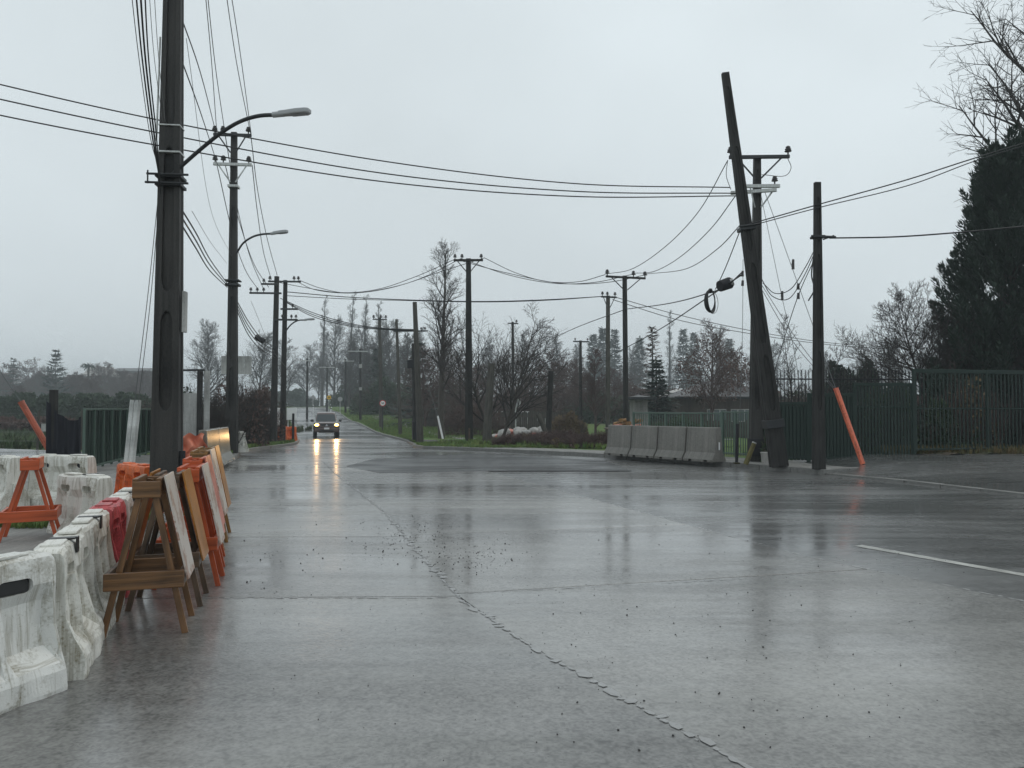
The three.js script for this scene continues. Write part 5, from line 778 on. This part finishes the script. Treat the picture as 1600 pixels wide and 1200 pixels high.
// near right: the dark conifer, the bare tree above it and the shrubs behind the railing
{
  const d = 27.5, y = 0.3, px = 1584, h = P(px, 232, d).y - y, t = thing('conifer', 'big dark cypress-like conifer at the right edge behind the railing', 'tree', [X(px, d), y, -d]);
  const R = (f) => (f < 0.06 ? 0 : f < 0.2 ? 1.2 + 9 * (f - 0.06) : f < 0.42 ? 2.46 - 0.6 * (f - 0.2) : 2.33 * (1 - f) / 0.58 + 0.1);
  const Tn = new Soup(); for (let k = 0; k < 4; k++) { const a = k * 1.6 + 0.4; Tn.limb(V(0.35 * Math.cos(a), -0.2, 0.35 * Math.sin(a)), V(0.5 * Math.cos(a + 0.3), h * 0.3, 0.5 * Math.sin(a + 0.3)), 0.17, 0.13, 7); Tn.limb(V(0.5 * Math.cos(a + 0.3), h * 0.3, 0.5 * Math.sin(a + 0.3)), V(0.1, h * 0.85, 0), 0.13, 0.04, 6); } mesh('trunk', Tn.geo(), M.bark, t);
  const S = new Soup(), r = rng(9);
  for (let k = 0; k < 720; k++) {                    // upright plumes of scale-leaved sprigs
    const f = 0.14 + 0.84 * Math.pow(r(), 1.1), a = r() * 6.2832, q = Math.pow(r(), 0.45), rr = 0.9 * R(f) * q * (0.82 + 0.3 * r()), L = 0.75 + 0.75 * r(), w = 0.2 + 0.16 * r(), b = V(Math.cos(a) * rr, f * h - 0.3, Math.sin(a) * rr), ax = V(Math.cos(a) * (0.35 + 0.3 * r()), 1, Math.sin(a) * (0.35 + 0.3 * r())).normalize();
    for (let i = 0; i < 125; i++) { const t = Math.pow(r(), 0.8), c = r() * 6.28, w2 = w * Math.sin(Math.PI * Math.min(1, 0.15 + t * 0.85)) * Math.sqrt(r()), p = b.clone().addScaledVector(ax, t * L).add(V(Math.cos(c) * w2, 0, Math.sin(c) * w2)), d2 = V(ax.x + Math.cos(c) * 0.55, ax.y * (0.8 + 0.4 * r()), ax.z + Math.sin(c) * 0.55).normalize(); S.leaf(p, d2, V(-Math.sin(c), 0.3 * (r() - 0.5), Math.cos(c)).normalize(), 0.14 + 0.12 * r(), 0.045 + 0.03 * r()); }
  }
  mesh('crown', S.geo(), M.cypress, t);
  tree('bare_tree', 'tall bare tree rising behind the dark conifer at the top right', 1612, 30.5, -150, { seed: 12, y: 0.2, n1: 26, n2: 8, n3: 6, n4: 3, spread: 0.26, low: 0.33, up: 0.2, r0: 0.24, twig: 0.007, bend: 0.17, m: M.twigDark });
  tree('bare_tree', 'leafless spreading shrub-tree left of the dark conifer', 1475, 28.8, 452, { seed: 25, y: 0.2, n1: 20, n2: 9, n3: 7, n4: 4, spread: 0.52, low: 0.2, up: 0.5, stems: 4, r0: 0.1, twig: 0.006 });
  tree('bare_tree', 'thin bare sapling between the leaning and short black poles', 1253, 28.5, 470, { seed: 33, y: 0.2, n1: 12, n2: 6, n3: 4, n4: 3, spread: 0.28, low: 0.3, up: 0.9, r0: 0.05, twig: 0.005, stems: 2 });
  bush('dark round evergreen bush above the green fence', 1330, 36, 3.4, 4.3, 3, { leaves: 14000, lm: M.conifer, seed: 8, ls: 0.2, lw: 0.12, stems: 40 });
  bush('tangled brown shrub behind the railing near the conifer trunk', 1515, 25.6, 2.6, 2.4, 1.4, { y: 0.3, leaves: 900, lm: M.dryLeaf, seed: 17, stems: 90, bark: M.twigBrown });
  bush('dense dark evergreen shrub behind the open railing, left', 1500, 26.4, 3.6, 2.9, 1.4, { y: 0.3, leaves: 14000, lm: M.cypress, seed: 14, stems: 60 });
  bush('dense dark evergreen shrub behind the open railing, right', 1615, 26.6, 3.6, 3.1, 1.4, { y: 0.3, leaves: 14000, lm: M.cypress, seed: 15, stems: 60 });
  bush('dense dark evergreen shrub behind the taller fence section', 1390, 25.6, 3.4, 2.3, 1.2, { y: 0.15, leaves: 9000, lm: M.cypress, seed: 16, stems: 60 });
  bush('leafy green shrub low behind the open railing', 1470, 25.4, 2.4, 1.6, 1.2, { y: 0.3, leaves: 4200, lm: M.greenLeaf, seed: 18 });
  bush('brown bare shrub at the right edge behind the railing', 1592, 25.9, 2.2, 2.8, 1.2, { y: 0.3, seed: 19, stems: 90, bark: M.twigDark });
  bush('straggly dark shrub behind the tall fence section', 1385, 24.6, 2.2, 2.3, 1.0, { y: 0.2, seed: 20, stems: 90, bark: M.twigDark, leaves: 700 });
  bush('low dry shrub seen over the lowest fence section', 1240, 29, 2.4, 2.7, 1.4, { y: 0.2, seed: 21, stems: 70 });
  bush('thin leafy plant beside the bucket at the leaning pole', 1200, 22.35, 0.5, 0.75, 0.4, { y: KH, seed: 22, stems: 12, tw: 4, tl: 0.2, leaves: 260, ls: 0.12, lw: 0.05, name: 'plant', cat: 'plant' });
}
// middle right
tree('bare_tree', 'tall upright bare tree left of the middle crossarm pole', 690, 50, 390, { seed: 41, n1: 24, n2: 8, n3: 5, n4: 3, spread: 0.27, low: 0.26, up: 0.8, r0: 0.23, twig: 0.008, hk: 1 });
tree('bare_tree', 'dark bare spreading tree right of the middle crossarm pole', 778, 42, 474, { seed: 52, n1: 13, n2: 7, n3: 5, n4: 3, spread: 0.5, low: 0.16, up: 0.35, stems: 3, r0: 0.14, twig: 0.007, bend: 0.2 });
for (const [px, d, py, seed, sp, l] of [[715, 66, 560, 61, 0.5, 'brown bare tree behind the middle crossarm pole'], [665, 70, 552, 62, 0.5, 'brown bare tree behind the tall upright tree'], [860, 76, 556, 63, 0.5, 'rounded brown bare tree between the stump and thin pole'], [830, 70, 580, 64, 0.55, 'low reddish bare tree behind the white sacks'], [900, 84, 570, 65, 0.5, 'brown bare tree behind the thin flat-armed pole'], [930, 58, 556, 66, 0.36, 'slender bare tree left of the pale grey pole'], [745, 78, 575, 67, 0.55, 'dim bare tree behind the spreading tree trunk'], [790, 88, 562, 68, 0.55, 'brown bare tree behind the far small-armed pole'], [885, 98, 572, 69, 0.6, 'wide brown bare tree behind the yard shrubs'], [960, 90, 585, 70, 0.6, 'low brown tree behind the black crossarm pole'], [690, 92, 548, 74, 0.5, 'brown bare tree far behind the tall upright tree']]) tree('bare_tree', l, px, d, py, { seed, n1: 20, n2: 8, n3: 6, n4: 3, spread: sp, low: 0.12, up: 0.4, twig: 0.013, m: M.twigBrown, bark: M.barkBrown });
tree('brown_tree', 'rounded brown tree with withered leaves before the grey roof', 1110, 56, 520, { seed: 71, n1: 18, n2: 8, n3: 6, n4: 3, spread: 0.40, low: 0.2, up: 0.3, twig: 0.01, leaves: 2400, ls: 0.16, lw: 0.1, m: M.twigBrown, bark: M.barkBrown });
tree('brown_tree', 'smaller brown leafy tree beside the crossarm pole on the right', 1150, 62, 548, { seed: 72, n1: 14, n2: 7, n3: 5, n4: 3, spread: 0.34, low: 0.3, up: 0.3, twig: 0.01, leaves: 1600, ls: 0.18, lw: 0.12, m: M.twigBrown, bark: M.barkBrown });
conifer('narrow brownish conifer right of the black crossarm pole', 1020, 64, 510, 2.1, { m: M.brownLeaf, whorls: 26, n: 8, seed: 5, ls: 0.42, lw: 0.17, dense: 5 });
conifer('dense green conifer at the shed below the brownish one', 1026, 56, 562, 1.9, { m: M.conifer, whorls: 30, n: 13, seed: 6, ls: 0.4, lw: 0.2, dense: 8, low: 0.02 });
for (const [px, d, py, rad, l] of [[927, 230, 522, 5.2, 'leftmost pale misty conifer behind the pale grey pole'], [943, 220, 512, 5.4, 'tallest pale misty conifer between the two crossarm poles'], [961, 230, 516, 5.2, 'pale misty conifer just left of the black pole'], [1000, 240, 528, 5.6, 'pale misty conifer left of the brownish one'], [1068, 240, 515, 6, 'pale misty conifer behind the brown tree, left'], [1085, 245, 520, 6, 'pale misty conifer behind the brown tree, right'], [1140, 245, 530, 6, 'faint misty conifer left of the leaning pole']]) conifer(l, px, d, py, rad, { seed: px, whorls: 34, n: 13, ls: 1.3, lw: 0.6, dense: 2.6, group: 'misty conifers behind the yards' });
for (const [px, d, py, seed, sp, l] of [[503, 230, 470, 81, 0.13, 'leftmost tall misty poplar above the road trees'], [543, 235, 468, 82, 0.16, 'second misty poplar above the road trees'], [566, 232, 470, 83, 0.16, 'third misty poplar above the road trees'], [592, 240, 478, 84, 0.17, 'fourth misty poplar above the road trees'], [1045, 240, 492, 85, 0.14, 'misty poplar behind the brownish conifer'], [820, 215, 528, 86, 0.3, 'pale misty bare tree behind the spreading tree'], [870, 220, 528, 87, 0.3, 'pale misty bare tree left of the thin flat-armed pole'], [1200, 200, 545, 88, 0.4, 'misty bare tree behind the leaning pole'], [1180, 200, 520, 90, 0.3, 'faint bare tree behind the two right poles'], [1390, 150, 540, 89, 0.4, 'pale bare tree beyond the spiked fence'], [1440, 160, 560, 91, 0.4, 'faint bare tree left of the shrub-tree'], [1290, 160, 560, 92, 0.4, 'faint bare tree behind the short black pole'], [760, 200, 540, 93, 0.35, 'faint tall bare tree behind the middle pole crossarm'], [900, 210, 545, 94, 0.35, 'faint tall bare tree between the misty trees'], [985, 200, 548, 95, 0.35, 'faint tall bare tree behind the black crossarm pole'], [1120, 210, 520, 96, 0.3, 'faint tall bare tree above the brown rounded tree'], [650, 190, 520, 97, 0.3, 'faint tall bare tree behind the leaning grey pole'], [1350, 190, 556, 98, 0.4, 'faint bare tree above the round evergreen bush']]) tree('bare_tree', l, px, d, py, { seed, n1: 30, n2: 7, n3: 6, n4: 3, spread: sp, low: 0.1, up: 0.9, twig: 0.02, m: M.twigGrey, bark: M.bark });
// dense trees at the end of the road
for (const [px, d, py, seed, l, m] of [[522, 135, 508, 101, 'large dark bare tree over the far road, left of centre'], [478, 165, 545, 102, 'leaning bare tree at the left end of the far trees'], [560, 112, 520, 103, 'dark bare tree over the yellow sign'], [595, 100, 525, 104, 'dark bare tree behind the distant grey crossarm pole'], [630, 92, 530, 105, 'dark bare tree behind the slim grey pole'], [545, 100, 545, 106, 'low dark bare tree over the pickup'], [610, 118, 512, 107, 'tall bare tree behind the speed sign'], [497, 150, 560, 108, 'low bare tree beside the diamond sign'], [580, 88, 560, 109, 'bushy dark bare tree above the right verge']]) tree('bare_tree', l, px, d * 1.6, py, { seed, n1: 22, n2: 9, n3: 7, n4: 3, spread: 0.42, low: 0.12, up: 0.5, twig: 0.024, m: M.twigDark, group: 'trees at the end of the road' });
conifer('dark evergreen behind the leaning grey pole', 655, 74, 535, 3.0, { seed: 9, whorls: 18, n: 10, ls: 0.6, lw: 0.3, dense: 5 });
conifer('dark evergreen among the bare trees over the far road', 590, 108, 545, 3.4, { seed: 10, whorls: 18, n: 10, ls: 0.7, lw: 0.35, dense: 4 });
tree('bare_tree', 'misty broad bare tree behind the second concrete pole', 325, 165, 518, { seed: 121, n1: 24, n2: 9, n3: 7, n4: 3, spread: 0.42, low: 0.15, up: 0.5, twig: 0.02, m: M.twigGrey });
tree('bare_tree', 'misty bare tree between the second pole and the dark pair', 405, 150, 530, { seed: 122, n1: 22, n2: 9, n3: 7, n4: 3, spread: 0.42, low: 0.15, up: 0.5, twig: 0.02, m: M.twigGrey });
tree('bare_tree', 'misty bare tree just behind the pair of dark poles', 445, 175, 540, { seed: 123, n1: 22, n2: 8, n3: 6, n4: 3, spread: 0.4, low: 0.15, up: 0.5, twig: 0.02, m: M.twigGrey });
for (const [px, d, py, seed, l] of [[10, 120, 575, 131, 'misty brown tree at the far left edge'], [45, 130, 572, 132, 'misty brown tree left of the pointed far tree'], [70, 125, 585, 133, 'low misty brown tree under the pointed far tree'], [120, 112, 588, 134, 'low misty tree before the far white roof'], [165, 130, 572, 135, 'bare misty tree above the far houses'], [190, 118, 586, 136, 'low misty tree before the flat grey far house'], [225, 112, 584, 137, 'misty tree just left of the big pole'], [28, 95, 606, 138, 'brown thicket tree at the left edge above the hedge'], [205, 95, 606, 139, 'brown thicket tree above the hedge beside the big pole'], [148, 100, 592, 140, 'brown thicket tree above the hedge, right of the black netting']]) tree('bare_tree', l, px, d * 1.75, py, { seed, n1: 18, n2: 8, n3: 6, n4: 3, spread: 0.6, low: 0.05, up: 0.35, twig: 0.036, m: M.twigBrown, bark: M.barkBrown, group: 'misty trees on the left skyline' });
conifer('pointed dark tree on the far left skyline', 86, 190, 547, 5, { seed: 11, whorls: 16, n: 11, ls: 0.9, lw: 0.45, dense: 4, droop: 0.2 });
conifer('small pointed tree at the far left edge', 20, 200, 558, 3.5, { seed: 13, whorls: 14, n: 9, ls: 0.8, lw: 0.4, dense: 4 });
{ // palm on the skyline
  const d = 190, py = 565, px = 137, y = H(d), h = P(px, py + 6, d).y - y, t = thing('palm_tree', 'small misty palm beside the far brown gable', 'tree', [X(px, d), y, -d]), S = new Soup(), Tn = new Soup(), r = rng(3); Tn.limb(V(0, 0, 0), V(0.1, h, 0), 0.3, 0.25, 7);
  for (let k = 0; k < 40; k++) { const a = r() * 6.28, e = 0.9 * r() - 0.4, d1 = V(Math.cos(a), e, Math.sin(a)).normalize(), m = V(0.1, h, 0).addScaledVector(d1, 1.1); S.leaf(V(0.1, h, 0), d1, V(-d1.z, 0, d1.x), 1.6, 0.35); S.leaf(m, V(d1.x, d1.y - 0.9, d1.z).normalize(), V(-d1.z, 0, d1.x), 1.2, 0.35); } mesh('trunk', Tn.geo(), M.bark, t); mesh('crown', S.geo(), M.conifer, t);
}
// hedges and brush
{
  const hedge = (label, a, b, h, w, n, m, seed) => { const [t, L] = lineThing('hedge', label, 'hedge', a, b, H((a[1] + b[1]) / 2) - 0.05); mesh('foliage', leavesIn(n, seed, (r) => { const x = r() * L, v = r(), top = h * (0.82 + 0.14 * Math.sin(x * 1.3 + seed) + 0.1 * Math.sin(x * 3.7)), side = r() < 0.5 ? -1 : 1; const onTop = r() < 0.4; return onTop ? { p: V(x, top * (0.93 + 0.1 * r()), (r() - 0.5) * w), out: V(0, 1, 0) } : { p: V(x, top * v, side * w / 2 * (0.75 + 0.35 * r())), out: V(0, 0.3, side) }; }, 0.34, 0.2, 0.6), m, t); const S = new Soup(), r = rng(seed); for (let k = 0; k < L * 4; k++) { const x = r() * L; S.limb(V(x, 0, (r() - 0.5) * w * 0.5), V(x + r() - 0.5, h * 0.8, (r() - 0.5) * w * 0.8), 0.03, 0.01, 3); } mesh('stem', S.geo(), M.twigBrown, t); return t; };
  hedge('long dark green hedge across the left fields', [X(-60, 88), 88], [X(300, 80), 80], 3.0, 2.5, 26000, M.hedgeLeaf, 3);
  hedge('brownish hedge row in front of the dark green hedge at left', [X(-60, 62), 62], [X(250, 60), 60], 1.2, 2, 12000, M.brownLeaf, 4);
  for (const [px, d, h, k, l] of [[-10, 150, 6.4, 141, 'misty thicket on the left skyline at the photo edge'], [55, 156, 6.6, 142, 'misty thicket below the pointed far tree'], [112, 150, 6.0, 143, 'misty thicket below the far white roof'], [168, 154, 6.0, 144, 'misty thicket below the far brown gable'], [222, 150, 6.4, 145, 'misty thicket below the flat far house']]) bush(l, px, d * 1.6, 21, h * 1.5, 6, { seed: k, stems: 240, bark: M.twigBrown, leaves: 8000, lm: k % 2 ? M.brownLeaf : M.hedgeLeaf, tw: 14, tl: 1.8, ls: 0.9, lw: 0.5 });
  bush('bare twiggy thicket between the big pole and the wet concrete barrier', 320, 27.5, 3.4, 2.6, 2.4, { seed: 31, stems: 110, bark: M.twigDark, tw: 18 });
  bush('dark twiggy thicket behind the second concrete pole', 372, 36, 3.6, 3.3, 3, { seed: 32, stems: 210, tw: 18, leaves: 1800, lm: M.brownLeaf, bark: M.twigDark });
  bush('brown dense thicket along the left footpath, nearer', 392, 43, 3.6, 3.4, 3.4, { seed: 33, stems: 140, bark: M.twigBrown, leaves: 5000, lm: M.brownLeaf, tw: 18 });
  bush('brown dense thicket along the left footpath, farther', 401, 52, 4.2, 3.6, 4, { seed: 34, stems: 140, bark: M.twigBrown, leaves: 5000, lm: M.brownLeaf, tw: 18 });
  bush('dark brown thicket at the left edge of the far footpath', 412, 66, 5, 3.6, 5, { seed: 35, stems: 140, bark: M.twigBrown, leaves: 5000, lm: M.hedgeLeaf, tw: 18 });
  bush('dark thicket behind the sign frame at the big pole', 280, 38, 5, 3.0, 3, { seed: 36, stems: 140, bark: M.twigBrown, leaves: 4000, lm: M.hedgeLeaf });
  const br = [[800, 35, 1.6, 'low brown brush at the foot of the bare spreading tree'], [838, 35.5, 2.0, 'low brown brush in front of the white sacks'], [872, 34, 2.0, 'low brown brush right of the white sacks'], [902, 33.2, 2.1, 'low brown brush before the thin flat-armed pole'], [932, 32.2, 2.1, 'low brown brush touching the leftmost concrete barrier']];
  br.forEach(([px, d, w, l], k) => bush(l, px, d, w * 1.25, 0.5 + 0.1 * (k % 3), 1.5, { y: H(d) + KH, seed: 50 + k, stems: 110, tw: 12, tl: 0.35, bark: M.twigBrown, leaves: 1500, lm: k % 2 ? M.dryLeaf : M.brownLeaf, ls: 0.1, lw: 0.05 }));
  bush('yellowish green shrub behind the stump in the yard', 885, 52, 3.2, 1.8, 2, { seed: 60, leaves: 5000, lm: M.dryLeaf, stems: 60 });
  bush('green shrub mass behind the concrete barriers', 1060, 40, 5, 1.5, 2, { seed: 61, leaves: 6000, lm: M.greenLeaf, stems: 60 });
  bush('brown thicket behind the middle pole at the yard edge', 740, 56, 6, 2.8, 3, { seed: 62, stems: 160, bark: M.twigBrown, leaves: 2500, lm: M.brownLeaf, tw: 16 });
  bush('brown thicket behind the leaning grey pole at the verge edge', 668, 92, 9, 3.4, 4, { seed: 63, stems: 200, bark: M.twigBrown, leaves: 4000, lm: M.brownLeaf, tw: 16, tl: 0.8 });
  bush('dark thicket under the far road trees', 575, 165, 18, 6, 6, { seed: 64, stems: 260, bark: M.twigDark, leaves: 8000, lm: M.hedgeLeaf, tw: 16, tl: 1.1, ls: 0.5, lw: 0.3 });
  for (const [px, d, w, h, k, l] of [[690, 96, 13, 4.6, 66, 'brown thicket behind the tall upright bare tree'], [800, 84, 12, 3.6, 67, 'brown thicket behind the heap of sacks'], [880, 92, 13, 4.0, 68, 'brown thicket behind the yellowish yard shrub'], [950, 84, 11, 3.2, 69, 'brown thicket behind the two crossarm poles'], [1010, 96, 12, 4.4, 70, 'dim thicket behind the shed and conifers'], [1160, 88, 13, 4.6, 71, 'dim thicket behind the grey hip roof'], [1270, 70, 11, 4.0, 72, 'dim thicket behind the spiked fence, left'], [1390, 66, 11, 3.8, 73, 'dim thicket behind the spiked fence, right'], [1500, 50, 9, 3.6, 74, 'dark thicket behind the big conifer trunk'], [610, 104, 12, 5, 75, 'dark thicket behind the speed sign']]) bush(l, px, d, w, h, 4, { seed: k, stems: 220, bark: M.twigBrown, leaves: 6000, lm: k % 3 ? M.brownLeaf : M.hedgeLeaf, tw: 14, tl: 0.9, ls: 0.34, lw: 0.2 });
  bush('dark thicket where the far road bends left', 448, 215, 18, 5, 6, { seed: 65, stems: 260, bark: M.twigDark, leaves: 8000, lm: M.hedgeLeaf, tw: 16, tl: 1.1, ls: 0.5, lw: 0.3 });
}
renderer.render(scene, camera);
